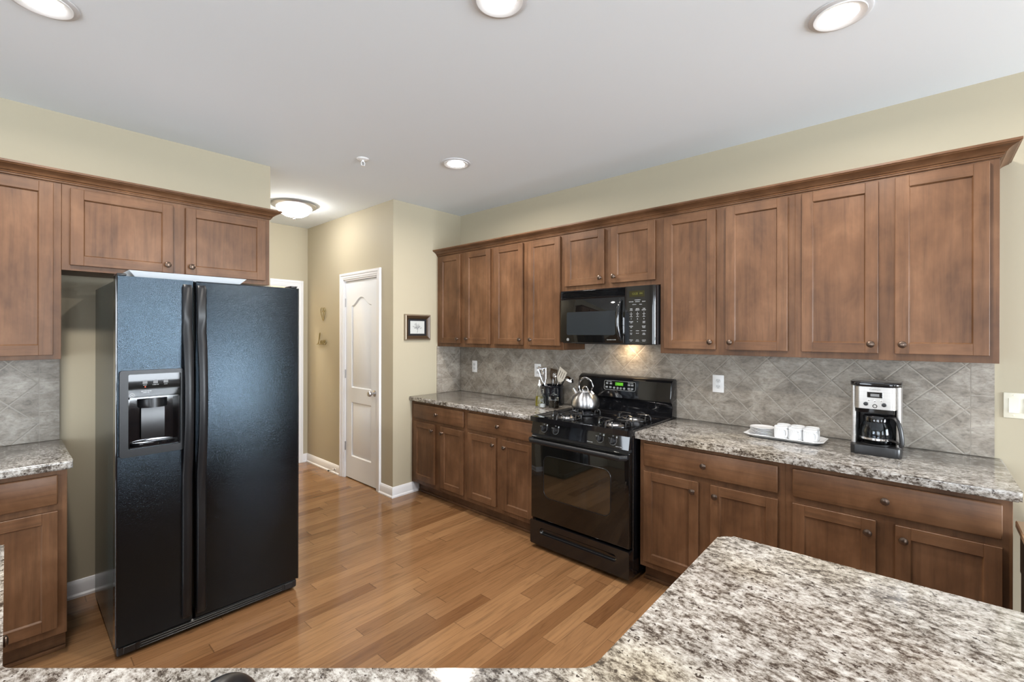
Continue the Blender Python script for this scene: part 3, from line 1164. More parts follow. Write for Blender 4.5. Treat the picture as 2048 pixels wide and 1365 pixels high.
def tray_mesh(mb, hx, hy, h, flare, th):
    o0 = [(-hx + flare, -hy + flare), (hx - flare, -hy + flare), (hx - flare, hy - flare), (-hx + flare, hy - flare)]
    o1 = [(-hx, -hy), (hx, -hy), (hx, hy), (-hx, hy)]
    i1 = [(-hx + th, -hy + th), (hx - th, -hy + th), (hx - th, hy - th), (-hx + th, hy - th)]
    i0 = [(a * (1 - th / hx), b2 * (1 - th / hy)) for a, b2 in o0]
    v = [(a, b2, 0) for a, b2 in o0] + [(a, b2, h) for a, b2 in o1] + [(a, b2, h) for a, b2 in i1] + [(a, b2, th) for a, b2 in i0]
    f = [(3, 2, 1, 0), (12, 13, 14, 15)]
    for r_ in range(3):
        for k2 in range(4):
            f.append((r_ * 4 + k2, r_ * 4 + (k2 + 1) % 4, (r_ + 1) * 4 + (k2 + 1) % 4, (r_ + 1) * 4 + k2))
    mb._faces(v, f, 0)


tray_mesh(mb, 0.175, 0.250, 0.030, 0.028, 0.004)
mb.build('tray_body', 'white_tray', t_)

# ------------------------------------------------------------------ stove (gas range)
RX0, RX1 = -2.080, -1.312
RYF = 2.500
RW = RX1 - RX0
st = thing('gas_range', 'black freestanding gas stove between the two counters', 'stove', (RX0, RYF, 0))
mb = MB()
mb.box(0.0, RW, 0.045, 0.688, 0.030, 0.895, 0.003)
mb.build('body', 'black_gloss', st)
for qx in (0.05, RW - 0.05):
    for qy in (0.09, 0.62):
        MB().cyl((qx, qy, 0.0005), (qx, qy, 0.031), 0.017, 0.014, 12).build('foot', 'black_matte', st)
# cooktop with raised rim
mb = MB()
mb.plate(rrect(-0.004, RW + 0.004, -0.012, 0.600, 0.014, 4), [rrect(0.030, RW - 0.030, 0.040, 0.560, 0.035, 5)], 0.0, 0.034, relief=[(0.010, 0.010), (0.022, 0.015)])
mb.bm.transform(Matrix(((1, 0, 0, 0), (0, 0, 1, 0), (0, -1, 0, 0.926), (0, 0, 0, 1))))
ck = mb.build('cooktop', 'black_gloss', st, angle=50)
# manifold panel with the knobs
prof = [(0.045, 0.808), (-0.004, 0.808), (0.014, 0.893), (0.045, 0.893)]
mp_ = MB().prism(prof, 0.004, RW - 0.004, 'yz', 0, 0.003).build('knob_panel', 'black_gloss', st)
tilt = math.atan2(0.018, 0.085)
for kx in (-1.966, -1.868, -1.519, -1.428):
    lx = kx - RX0
    base = Matrix.Translation((lx, 0.0045, 0.850)) @ Matrix.Rotation(-tilt, 4, 'X')
    mb = MB()
    mb.lathe([(0.0, 0.0), (0.0205, 0.0), (0.0200, 0.006), (0.0175, 0.010), (0.0165, 0.020), (0.0, 0.022)], n=28, axis='y')
    mb.box(-0.0045, 0.0045, -0.028, -0.018, -0.0165, 0.0165, 0.002)
    mb.bm.transform(base)
    kb = mb.build('control_knob', 'black_satin', mp_)
    mb = MB()
    for q in range(13):
        a = math.radians(160 + q * 220 / 12)
        c, s_ = math.cos(a), math.sin(a)
        mb.tube([(0.0245 * c, -0.0006, 0.0245 * s_), (0.0275 * c, -0.0006, 0.0275 * s_)], 0.0009, 5)
    mb.box(0.020, 0.029, -0.0008, 0.0, 0.019, 0.031)
    mb.text('OFF', 0.007, FRONT(-0.001, -0.0008, 0.0290))
    mb.text('LITE', 0.006, FRONT(-0.028, -0.0008, 0.013))
    mb.bm.transform(base)
    mb.build('dial_marks', 'grey_legend', mp_)
for lx in (0.490, 0.695):
    MB().text('PUSH TO TURN', 0.0058, Matrix.Translation((lx, -0.0020, 0.8195)) @ Matrix.Rotation(-tilt, 4, 'X') @ Matrix.Rotation(PI / 2, 4, 'X')).build('lettering', 'grey_legend', mp_)
# oven door
MB().box(0.010, RW - 0.010, 0.004, 0.046, 0.786, 0.806).build('vent_strip', 'black_matte', st)
od = MB().box(0.002, RW - 0.002, 0.0, 0.044, 0.212, 0.790, 0.006, 0, 3).build('oven_door', 'black_glass', st)
wn = MB().prism(rrect(0.120, 0.636, 0.378, 0.662, 0.045, 6), -0.0012, 0.004, 'xz').build('oven_window', 'oven_glass', od)
fr_ = MB()
o1 = rrect(0.116, 0.640, 0.374, 0.666, 0.048, 6)
fr_.tube([(a, -0.0008, z) for a, z in o1], 0.0022, 6, 0, True)
fr_.build('window_bead', 'black_satin', od)
hp = []
for q in range(25):
    tt = q / 24
    xx = 0.012 + tt * (RW - 0.024)
    e = min(tt, 1 - tt)
    hp.append((xx, -0.052 + 0.034 * max(0, 1 - e / 0.055) ** 2, 0.766))
mb = MB().tube(hp, [0.015] * 25, 14, 0, False, 1.15)
mb.box(0.006, 0.030, -0.024, 0.0, 0.752, 0.780, 0.004)
mb.box(RW - 0.030, RW - 0.006, -0.024, 0.0, 0.752, 0.780, 0.004)
mb.build('oven_handle', 'handle_black', od)
# storage drawer
mb = MB().plate(rrect(0.000, RW, 0.032, 0.198, 0.010, 4), [rrect(0.085, RW - 0.085, 0.112, 0.158, 0.022, 5)], -0.006, 0.044, relief=[(0.004, 0.010), (0.012, 0.016)])
mb.build('storage_drawer', 'black_gloss', st, angle=50)
# backguard
bgp = [(0.690, 0.900), (0.690, 1.176), (0.676, 1.190), (0.640, 1.190), (0.620, 1.180), (0.600, 1.165), (0.586, 1.060), (0.586, 1.030), (0.600, 1.018), (0.614, 1.012), (0.620, 0.985), (0.612, 0.930), (0.594, 0.915), (0.594, 0.900)]
bg = MB().prism(bgp, 0.002, RW + 0.004, 'yz', 0, 0.006, 3).build('backguard', 'black_gloss', st, angle=40)
th2 = math.atan2(0.014, 0.105)


def BG(lx, z, off=0.0):
    """point on the sloping face of the backguard"""
    y = 0.586 + (z - 1.060) * 0.014 / 0.105 - off
    return Matrix.Translation((lx, y, z)) @ Matrix.Rotation(-th2, 4, 'X') @ Matrix.Rotation(PI / 2, 4, 'X')


pc = 0.372       # panel centre
mb = MB().prism(rrect(-0.132, 0.132, -0.036, 0.036, 0.012, 4), 0.0, 0.0015)
mb.bm.transform(BG(pc, 1.118))
cp = mb.build('control_panel', 'black_glass', bg)
o1 = rrect(-0.130, 0.130, -0.034, 0.034, 0.011, 4)
mb = MB().tube([(a, b2, 0.0016) for a, b2 in o1], 0.0007, 5, 0, True)
mb.bm.transform(BG(pc, 1.118))
mb.build('panel_outline', 'grey_legend', cp)
mb = MB().box(-0.036, 0.030, -0.012, 0.012, 0.0014, 0.0022)
mb.bm.transform(BG(pc, 1.130))
ds = mb.build('clock_display', 'green_screen', cp)
mb = MB().text('12:25', 0.022, BG(pc + 0.002, 1.130) @ Matrix.Translation((0, 0, 0.0025)))
mb.build('digits', 'green_digits', ds)
rows = [(-0.106, 0.012), (-0.074, 0.012), (-0.108, -0.016), (-0.076, -0.016), (-0.044, -0.018), (-0.014, -0.019), (0.012, -0.019), (0.040, -0.019),
        (0.078, 0.010), (0.104, 0.010), (0.078, -0.017), (0.104, -0.017)]
for q, (a, b2) in enumerate(rows):
    if q in (4, 5, 6, 7):
        mb = MB().lathe([(0.0, 0.0020), (0.0095, 0.0020), (0.0095, 0.0014)], n=16)
    else:
        mb = MB().box(-0.010, 0.010, -0.0075, 0.0075, 0.0013, 0.0021, 0.0003)
    mb.bm.transform(BG(pc, 1.118) @ Matrix.Translation((a, b2, 0)))
    mb.build('button', 'dim_legend', cp)
mb = MB()
words = ['BAKE', 'BROIL', 'CLEAN', 'CLEAR', 'DELAY', '+', '-', 'START', 'TIMER', 'CLOCK', 'COOK', 'LIGHT']
for (a, b2), wd_ in zip(rows, words):
    mb.text(wd_, 0.0062 if len(wd_) > 1 else 0.014, BG(pc, 1.118) @ Matrix.Translation((a, b2, 0.0024)))
mb.text('OVEN CONTROL', 0.0058, BG(pc, 1.118) @ Matrix.Translation((-0.090, 0.027, 0.0018)))
mb.text('TIMER CONTROL', 0.0058, BG(pc, 1.118) @ Matrix.Translation((0.090, 0.025, 0.0018)))
mb.text('OVEN LIGHT', 0.0050, BG(pc, 1.118) @ Matrix.Translation((0.090, -0.029, 0.0018)))
mb.build('lettering', 'grey_legend', cp)
# burners and grates
for (bx_, by_) in ((-1.885, 2.665), (-1.505, 2.665), (-1.890, 2.920), (-1.505, 2.935)):
    lx, ly = bx_ - RX0, by_ - RYF
    z = 0.911
    bn = MB().lathe([(0.060, z + 0.000), (0.060, z + 0.003), (0.046, z + 0.005), (0.040, z + 0.014), (0.034, z + 0.018)], (lx, ly, 0), 32).build('burner', 'satin_nickel', st)
    MB().lathe([(0.037, z + 0.017), (0.039, z + 0.022), (0.035, z + 0.026), (0.0, z + 0.027)], (lx, ly, 0), 32).build('burner_cap', 'black_gloss', bn)
    mb = MB()
    for q in range(4):
        a = q * PI / 2
        c, s_ = math.cos(a), math.sin(a)
        R = 0.122
        pts = [(lx + R * c, ly + R * s_, z + 0.003), (lx + (R - 0.002) * c, ly + (R - 0.002) * s_, z + 0.030), (lx + (R - 0.014) * c, ly + (R - 0.014) * s_, z + 0.041),
               (lx + 0.07 * c, ly + 0.07 * s_, z + 0.041), (lx + 0.026 * c, ly + 0.026 * s_, z + 0.039)]
        mb.tube(pts, 0.0055, 8)
        px_, py_ = -s_, c
        for sg in (-1, 1):      # each arm stands on a hoop
            pts = [(lx + (R - 0.030) * c, ly + (R - 0.030) * s_, z + 0.038), (lx + (R - 0.026) * c + sg * 0.030 * px_, ly + (R - 0.026) * s_ + sg * 0.030 * py_, z + 0.034),
                   (lx + (R - 0.024) * c + sg * 0.040 * px_, ly + (R - 0.024) * s_ + sg * 0.040 * py_, z + 0.003)]
            mb.tube(pts, 0.0045, 8)
    ring = [(lx + 0.098 * math.cos(2 * PI * q / 32), ly + 0.098 * math.sin(2 * PI * q / 32), z + 0.005) for q in range(32)]
    mb.tube(ring, 0.0042, 7, 0, True)
    mb.build('grate', 'black_iron', st)

# ------------------------------------------------------------------ microwave
MX0, MX1, MYF, MZ0, MZ1 = -2.066, -1.304, 2.828, 1.438, 1.832
MWW, MH = MX1 - MX0, MZ1 - MZ0
mw = thing('microwave', 'black over the range microwave under the short cabinet', 'microwave', (MX0, MYF, MZ0))
mb = MB()
mb.box(0.0, MWW, 0.034, 0.360, 0.0, MH, 0.003)
body = mb.build('body', 'black_satin', mw)
VZ = 0.330
XD = 0.545        # door / control panel boundary
mb = MB()
for q in range(5):
    z = VZ + 0.008 + q * 0.0112
    mb.prism([(0.034, z - 0.002), (0.004, z - 0.002), (0.000, z + 0.002), (0.012, z + 0.0065), (0.034, z + 0.0065)], 0.012, XD - 0.006, 'yz')
mb.box(0.0, 0.012, 0.004, 0.036, VZ, MH - 0.001, 0.003)
mb.box(0.0, XD, 0.006, 0.036, MH - 0.008, MH - 0.001, 0.002)
mb.box(0.012, XD - 0.004, 0.022, 0.036, VZ, MH - 0.008)
mb.build('vent_grille', 'black_gloss', mw)
dr = MB().box(0.002, XD - 0.002, 0.0, 0.036, 0.006, VZ - 0.003, 0.005, 0, 2).build('door', 'black_glass', mw)
MB().prism(rrect(0.062, 0.470, 0.062, 0.232, 0.014, 5), -0.001, 0.004, 'xz').build('door_window', 'mesh_glass', dr)
hp = []
for q in range(19):
    tt = q / 18
    hp.append((0.518 - 0.006 * math.sin(PI * tt), -0.010 - 0.034 * math.sin(PI * tt) ** 0.6, 0.028 + 0.276 * tt))
MB().tube(hp, [0.011] * 19, 12, 0, False, 1.2).build('handle', 'black_gloss', dr)
monogram(dr, 0.072, 0.0, 0.028, 0.0095)
MB().text('Spacemaker XL1400', 0.0085, FRONT(0.440, -0.0004, 0.030)).build('lettering', 'grey_legend', dr)
prof = [(0.036, 0.0), (0.036, 0.0)]
cpx = []
for q in range(9):
    a = (PI / 2) * q / 8
    cpx.append((MWW - 0.022 + 0.021 * math.sin(a), 0.022 - 0.022 * math.cos(a)))
poly = [(XD, 0.036), (XD, 0.0)] + cpx + [(MWW - 0.001, 0.036)]
cp = MB().prism(poly, 0.004, MH - 0.001, 'xy', 0, 0.0).build('control_panel', 'black_gloss', mw, angle=30)
ds = MB().box(XD + 0.032, XD + 0.142, -0.0012, 0.002, 0.318, 0.360, 0.001).build('display', 'display_dark', cp)
mb = MB().text('12:25', 0.020, FRONT(XD + 0.074, -0.0018, 0.340))
mb.text('PM', 0.016, FRONT(XD + 0.118, -0.0018, 0.340))
mb.build('digits', 'amber_digits', ds)
mb = MB()
X0 = XD + 0.026
rows_ = [(0.298, ['CONVENIENCE'], 0.0062), (0.287, ['POPCORN', 'BEVERAGE', 'REHEAT'], 0.0068), (0.268, ['POTATO', 'PIZZA'], 0.0068),
         (0.239, ['TIME', 'AUTO', 'TIME'], 0.0085), (0.230, ['COOK', 'DEFROST', 'DEFROST'], 0.0072), (0.214, ['1', '2', '3'], 0.0105), (0.205, ['EXPRESS', 'EXPRESS', 'EXPRESS'], 0.0050),
         (0.196, ['4', '5', '6'], 0.0105), (0.187, ['EXPRESS', 'EXPRESS', 'EXPRESS'], 0.0050), (0.171, ['7', '8', '9'], 0.0105), (0.153, ['POWER', '0', 'ADD'], 0.0085), (0.145, ['LEVEL', '', '30 SEC'], 0.0062),
         (0.122, ['CLEAR', '', 'START'], 0.0090), (0.113, ['OFF', '', 'PAUSE'], 0.0070), (0.092, ['HELP', 'CLOCK', 'REMINDER'], 0.0066), (0.075, ['VENT', 'HI  LO', 'TIMER'], 0.0068), (0.067, ['FAN', '', 'ON/OFF'], 0.0062),
         (0.030, ['SURFACE', 'AUTO', 'CUSTOM'], 0.0066), (0.022, ['LIGHT', 'NITE LIGHT', 'DEFAULT'], 0.0050)]
for z, ws, sz in rows_:
    n = len(ws)
    for q, w_ in enumerate(ws):
        if not w_:
            continue
        xx = X0 + (0.02 + 0.046 * q if n == 3 else (0.043 + 0.046 * q if n == 2 else 0.066))
        mb.text(w_, sz, FRONT(xx, -0.0004, z))
mb.build('keypad_lettering', 'grey_legend', cp)
MB().box(0.10, MWW - 0.10, 0.06, 0.34, -0.004, 0.002, 0.002).build('underside_panel', 'handle_black', mw)
MB().box(0.34, 0.46, 0.24, 0.33, -0.0055, -0.003, 0.0005).build('cooktop_lamp_cover', 'white_plastic', mw)
area('cooktop_lamp', (-1.665, 3.115, MZ0 - 0.010), (0, 0.25, -1), 0.09, 0.05, 1.0, (1.0, 0.74, 0.46), 170)


# ------------------------------------------------------------------ outlets and switch
def outlet(label, x, z, w=0.072, h=0.116, blank=False):
    t_ = thing('electrical_outlet', label, 'outlet', (x, ty, z), 0, 'white wall outlets')
    MB().box(-w / 2, w / 2, -0.006, -0.0005, -h / 2, h / 2, 0.003, 0, 2).build('face_plate', 'white_plastic', t_)
    for s_ in (-1, 1):
        r_ = MB().prism([(0.0165 * math.cos(2 * PI * q / 20), s_ * 0.020 + max(-0.0125, min(0.0125, 0.0165 * math.sin(2 * PI * q / 20)))) for q in range(20)], -0.0075, -0.005, 'xz').build('receptacle', 'white_ceramic', t_)
        mb = MB()
        mb.box(-0.0072, -0.0052, -0.0079, -0.007, s_ * 0.020 - 0.001, s_ * 0.020 + 0.008)
        mb.box(0.0052, 0.0072, -0.0079, -0.007, s_ * 0.020 - 0.001, s_ * 0.020 + 0.006)
        mb.lathe([(0.0024, 0.007), (0.0024, 0.0079), (0.0, 0.0079)], (0, 0, s_ * 0.020 - 0.007), 10, axis='y')
        mb.build('slots', 'black_matte', r_)
    MB().lathe([(0.003, 0.006), (0.0025, 0.0072), (0.0, 0.0074)], n=12, axis='y').build('screw', 'satin_nickel', t_)
    return t_


outlet('white wall outlet on the tile right of the stove', -1.027, 1.177)
outlet('white wall outlet on the tile nearest the pantry wall, farthest from the stove', -3.397, 1.176)
outlet('white wall outlet on the tile just behind the utensil crock', -2.575, 1.181)
t_ = thing('light_switch', 'almond light switch plate on the wall at the right photo edge', 'light switch', (0.333, YB, 1.173))
MB().box(-0.058, 0.058, -0.006, -0.0005, -0.060, 0.060, 0.003, 0, 2).build('face_plate', 'almond_plastic', t_)
for s_ in (-0.024, 0.024):
    MB().prism([(-0.0055, -0.034), (-0.0105, -0.034), (-0.0075, 0.0), (-0.0105, 0.034), (-0.0055, 0.034)], s_ - 0.0165, s_ + 0.0165, 'yz').build('rocker', 'almond_plastic', t_)
    for z in (-0.048, 0.048):
        MB().lathe([(0.003, 0.006), (0.0025, 0.0072), (0.0, 0.0074)], (s_, 0, z), 12, axis='y').build('screw', 'almond_plastic', t_)

# ------------------------------------------------------------------ wall decor
t_ = thing('picture_frame', 'small square picture of a pencil tree in a bronze and black frame', 'picture', (XP + 0.0005, 2.646, 1.568), PI / 2)
# local: x along world y, faces -y -> +x
fw_, fh_ = 0.150, 0.124
prof = [(0.0, 0.0), (0.012, 0.0), (0.022, 0.006), (0.026, 0.014), (0.020, 0.030), (0.012, 0.042), (0.004, 0.045), (0.0, 0.045)]      # (depth, inset)
mb = MB()
rings = []
for d, i in prof:
    rings.append([(-fw_ + i, -d, -fh_ + i), (fw_ - i, -d, -fh_ + i), (fw_ - i, -d, fh_ - i), (-fw_ + i, -d, fh_ - i)])
for r_, (ra, rb) in enumerate(zip(rings[:-1], rings[1:])):
    mb._faces(ra + rb, [(k2, (k2 + 1) % 4, 4 + (k2 + 1) % 4, 4 + k2) for k2 in range(4)], 0 if r_ < 3 else 1)
mb.build('frame', ('champagne_frame', 'dark_frame'), t_, smooth=False)
MB().box(-fw_ + 0.043, fw_ - 0.043, -0.006, -0.001, -fh_ + 0.043, fh_ - 0.043).build('mat_board', 'mat_black', t_)
pp = MB().box(-0.082, 0.082, -0.0075, -0.006, -0.061, 0.061).build('artwork', 'picture_paper', t_)
mb = MB()
rnd = random.Random(3)
mb.tube([(0, -0.0078, -0.050), (0.003, -0.0078, -0.030), (0, -0.0078, -0.005)], 0.0022, 5)
for q in range(46):
    a = rnd.uniform(0.0, PI)
    r0 = rnd.uniform(0.012, 0.048)
    c = (r0 * math.cos(a) * 1.05, -0.0078, -0.014 + r0 * math.sin(a) * 1.15)
    an = a + rnd.uniform(-0.5, 0.5)
    l = rnd.uniform(0.004, 0.010)
    mb.tube([(c[0] - l * math.cos(an), c[1], c[2] - l * math.sin(an)), (c[0] + l * math.cos(an), c[1], c[2] + l * math.sin(an))], 0.0013, 5)
for q in range(9):
    a = PI * (q + 0.5) / 9
    mb.tube([(0, -0.0078, -0.02), (0.042 * math.cos(a), -0.0078, -0.014 + 0.050 * math.sin(a))], 0.0008, 5)
mb.build('drawing', 'pencil_grey', pp)


def smooth_path(pts, n=8):
    out = []
    P = [Vector(p) for p in pts]
    for i in range(len(P) - 1):
        p0, p1, p2, p3 = P[max(i - 1, 0)], P[i], P[i + 1], P[min(i + 2, len(P) - 1)]
        for k2 in range(n):
            s_ = k2 / n
            out.append(0.5 * ((2 * p1) + (-p0 + p2) * s_ + (2 * p0 - 5 * p1 + 4 * p2 - p3) * s_ * s_ + (-p0 + 3 * p1 - 3 * p2 + p3) * s_ ** 3))
    out.append(P[-1])
    return out


y_ = -0.014
o = MB()
heart = [(0.0, 0.030), (-0.020, 0.058), (-0.052, 0.055), (-0.062, 0.020), (-0.040, -0.030), (0.0, -0.082), (0.030, -0.035), (0.050, 0.010), (0.048, 0.048), (0.020, 0.060), (0.002, 0.036), (0.012, 0.012), (0.030, 0.020)]
o.tube(smooth_path([(a, y_, b2) for a, b2 in heart]), 0.0036, 7)
o.tube(smooth_path([(-0.030, y_, 0.010), (-0.010, y_, 0.024), (0.006, y_, 0.012), (-0.006, y_, -0.030), (0.004, y_, -0.060)]), 0.0036, 7)
for p in ((0, 0.034), (-0.03, -0.04)):
    o.cyl((p[0], y_, p[1]), (p[0], -0.0008, p[1]), 0.002, None, 6)
t_ = thing('wall_ornament', 'gold wire heart ornament on the hall wall above the word Love', 'wall decor', (-4.985, YP, 1.735), 0, 'gold wall ornaments')
o.build('heart_wire', 'gold_paint', t_)
t_ = thing('wall_ornament', 'gold cursive word Love fixed to the hall wall below the heart', 'wall decor', (-5.02, YP, 1.425), 0, 'gold wall ornaments')
o = MB()
love = [(-0.125, -0.040), (-0.090, -0.030), (-0.050, 0.040), (-0.038, 0.085), (-0.052, 0.080), (-0.066, 0.020), (-0.078, -0.035), (-0.050, -0.042), (-0.030, -0.030), (-0.012, 0.000), (-0.026, -0.004), (-0.030, -0.030),
        (-0.012, -0.040), (0.006, -0.015), (0.014, 0.004), (0.020, -0.036), (0.030, -0.036), (0.044, 0.004), (0.052, 0.002), (0.060, -0.020), (0.084, -0.008), (0.080, 0.010), (0.066, 0.000), (0.064, -0.030), (0.084, -0.040), (0.115, -0.016)]
o.tube(smooth_path([(a, y_, b2) for a, b2 in love]), 0.0043, 7)
for p in ((-0.066, 0.020), (0.020, -0.036), (0.066, 0.0)):
    o.cyl((p[0], y_, p[1]), (p[0], -0.0008, p[1]), 0.002, None, 6)
o.build('word', 'gold_paint', t_)

# ------------------------------------------------------------------ things on the left counter
CT = 0.9145


def glass_shell(outer, th=0.0025):
    inner = [(max(r - th, 0.0008), h + (th if i == 0 else 0)) for i, (r, h) in enumerate(outer)]
    return [(0.0, outer[0][1])] + outer + inner[::-1] + [(0.0, outer[0][1] + th)]


t_ = thing('oil_bottle', 'tall clear glass bottle half full of olive oil, left of the crock', 'bottle', (-2.352, 2.935, CT))
MB().lathe(glass_shell([(0.034, 0.0), (0.0375, 0.006), (0.0375, 0.050), (0.0355, 0.075), (0.031, 0.100), (0.024, 0.125), (0.0150, 0.150), (0.0125, 0.165), (0.0135, 0.172)]), n=32).build('glass', 'clear_glass', t_)
MB().lathe([(0.0, 0.004), (0.033, 0.004), (0.0342, 0.010), (0.0342, 0.050), (0.0328, 0.070), (0.0305, 0.083), (0.0, 0.083)], n=32).build('oil', 'olive_oil', t_)
MB().lathe([(0.0125, 0.166), (0.0130, 0.178), (0.0080, 0.186), (0.0055, 0.200), (0.0045, 0.216), (0.0, 0.217)], n=20).build('pourer', 'white_plastic', t_)
t_ = thing('glass_bottle', 'small narrow clear glass bottle with stopper in front of the crock', 'bottle', (-2.292, 2.900, CT))
sq = [(0.0, 0.0)]
MB().lathe(glass_shell([(0.0245, 0.0), (0.0265, 0.005), (0.0265, 0.070), (0.0225, 0.088), (0.012, 0.100), (0.0095, 0.112), (0.0125, 0.118)]), n=28).build('glass', 'clear_glass', t_)
MB().lathe([(0.0090, 0.112), (0.0120, 0.119), (0.0100, 0.126), (0.0115, 0.136), (0.0100, 0.148), (0.0, 0.150)], n=20).build('stopper', 'clear_glass', t_)
MB().lathe([(0.0, 0.003), (0.0235, 0.004), (0.0235, 0.030), (0.0, 0.030)], n=28).build('salt', 'white_ceramic', t_)
t_ = thing('vinegar_bottle', 'square clear glass bottle of dark vinegar in front of the crock', 'bottle', (-2.212, 2.945, CT))
mb = MB()
mb.prism(rrect(-0.033, 0.033, -0.026, 0.026, 0.006, 3), 0.0, 0.088, 'xy', 0, 0.003)
mb.lathe([(0.024, 0.088), (0.014, 0.094), (0.0125, 0.100), (0.016, 0.104)], n=24)
mb.build('glass', 'clear_glass', t_)
MB().prism(rrect(-0.0300, 0.0300, -0.0230, 0.0230, 0.005, 3), 0.004, 0.060).build('vinegar', 'dark_vinegar', t_)
MB().lathe([(0.0, 0.103), (0.0245, 0.104), (0.0245, 0.108), (0.012, 0.113), (0.0055, 0.116), (0.0065, 0.122), (0.0, 0.125)], n=24).build('stopper', 'clear_glass', t_)

CR = (-2.328, 3.075)
t_ = thing('utensil_crock', 'round black ceramic crock full of kitchen utensils', 'crock', (CR[0], CR[1], CT))
MB().lathe([(0.0, 0.0), (0.088, 0.0), (0.092, 0.004), (0.092, 0.148), (0.095, 0.152), (0.096, 0.160), (0.092, 0.165), (0.086, 0.162), (0.085, 0.010), (0.0, 0.008)], n=48).build('pot', 'black_ceramic', t_)


def utensil(name, label, dx, dy, lean, build, sc=1.0):
    """thing whose local z runs along the handle; foot inside the crock"""
    t_ = thing(name, label, 'utensil', (CR[0] + dx, CR[1] + dy, CT + 0.014), 0, 'utensils in the crock')
    q = Vector((lean[0], lean[1], 1)).normalized()
    t_.rotation_euler = Vector((0, 0, 1)).rotation_difference(q).to_euler()
    build(t_)
    t_.scale = (sc, sc, sc)
    return t_


def b_whisk(t_):
    MB().cyl((0, 0, 0.0), (0, 0, 0.150), 0.008, 0.009, 12).build('handle', 'chrome', t_)
    mb = MB()
    for k2 in range(5):
        a = PI * k2 / 5
        pts = []
        for q in range(21):
            tt = PI * q / 20
            r_ = 0.031 * math.sin(tt) ** 0.8 if 0 < q < 20 else 0.003
            h = 0.145 + 0.115 * (0.5 - 0.5 * math.cos(2 * tt)) ** 0.75
            sg = math.cos(tt)
            pts.append((r_ * (1 if q <= 10 else -1) * abs(math.cos(0)) * math.cos(a) * (1 if q != 10 else 0), r_ * (1 if q <= 10 else -1) * math.sin(a) * (1 if q != 10 else 0), h))
        mb.tube(pts, 0.0021, 6)
    mb.build('wires', 'chrome', t_)


def bowl(mb, r, h, c, tilt_, sq=1.0):
    prof = [(r * 0.02, -h), (r * 0.45, -h * 0.92), (r * 0.78, -h * 0.6), (r * 0.95, -h * 0.2), (r, 0.0), (r * 0.95, 0.001), (r * 0.74, -h * 0.52), (r * 0.4, -h * 0.80), (0.0, -h * 0.88)]
    m2 = MB().lathe([(0.0, -h)] + prof, n=24)
    m2.bm.transform(Matrix.Translation(c) @ Matrix.Rotation(tilt_[1], 4, 'Z') @ Matrix.Rotation(tilt_[0], 4, 'X') @ Matrix.Diagonal((1, sq, 1, 1)))
    me = bpy.data.meshes.new('tmp')
    m2.bm.to_mesh(me)
    m2.bm.free()
    mb.bm.from_mesh(me)
    bpy.data.meshes.remove(me)


def b_ladle(t_):
    MB().tube([(0, 0, 0), (0, 0, 0.20), (0.004, 0, 0.225)], [0.006, 0.005, 0.004], 10).build('handle', 'black_satin', t_)
    mb = MB()
    bowl(mb, 0.042, 0.030, (0.038, 0, 0.230), (PI, 0))
    mb.build('bowl', 'chrome', t_)


def b_spoon(t_):
    MB().tube([(0, 0, 0), (0, 0, 0.19), (0, 0.003, 0.215)], [0.005, 0.0045, 0.004], 10).build('handle', 'chrome', t_)
    mb = MB()
    bowl(mb, 0.024, 0.012, (0, 0.0, 0.245), (PI / 2, 0), 1.6)
    mb.build('bowl', 'chrome', t_)


def b_turner(t_, mat='beige_silicone'):
    MB().tube([(0, 0, 0), (0, 0, 0.19)], [0.006, 0.005], 10).build('handle', 'chrome', t_)
    out = [(-0.012, 0.18), (0.012, 0.18), (0.032, 0.205), (0.036, 0.275), (-0.036, 0.285), (-0.032, 0.205)]
    hs = [[(a - 0.003, 0.213), (a + 0.003, 0.213), (a + 0.003, 0.262), (a - 0.003, 0.262)] for a in (-0.018, 0.0, 0.018)]
    MB().plate(out, hs, -0.0015, 0.0015).build('blade', mat, t_)


def b_tongs(t_):
    mb = MB()
    for s_ in (-1, 1):
        mb.tube(smooth_path([(s_ * 0.002, 0, 0.0), (s_ * 0.012, 0, 0.10), (s_ * 0.016, 0, 0.19), (s_ * 0.008, 0, 0.235)], 4), 0.005, 8, 0, False, 0.5)
    mb.build('arms', 'chrome', t_)
    mb = MB()
    for s_ in (-1, 1):
        bowl(mb, 0.016, 0.007, (s_ * 0.007, 0, 0.250), (PI / 2, PI / 2), 1.3)
    mb.build('tips', 'chrome', t_)


utensil('whisk', 'steel balloon whisk standing in the black crock', -0.030, -0.024, (-0.16, -0.06), b_whisk, 1.12)
utensil('serving_spoon', 'steel spoon leaning left out of the black crock', 0.024, 0.003, (-0.60, 0.0), b_spoon, 1.22)
utensil('ladle', 'steel ladle hanging its bowl over the right rim of the crock', -0.010, 0.026, (0.56, 0.04), b_ladle, 1.1)
utensil('slotted_turner', 'beige slotted turner leaning right out of the black crock', -0.008, -0.008, (0.50, -0.06), lambda q: b_turner(q), 1.15)
utensil('kitchen_tongs', 'steel tongs leaning right, in front of the beige turner', 0.010, -0.028, (0.26, -0.14), b_tongs)
utensil('spatula', 'dark brown spatula upright behind the whisk in the crock', -0.038, 0.046, (0.04, 0.05), lambda q: b_turner(q, 'dark_frame'))

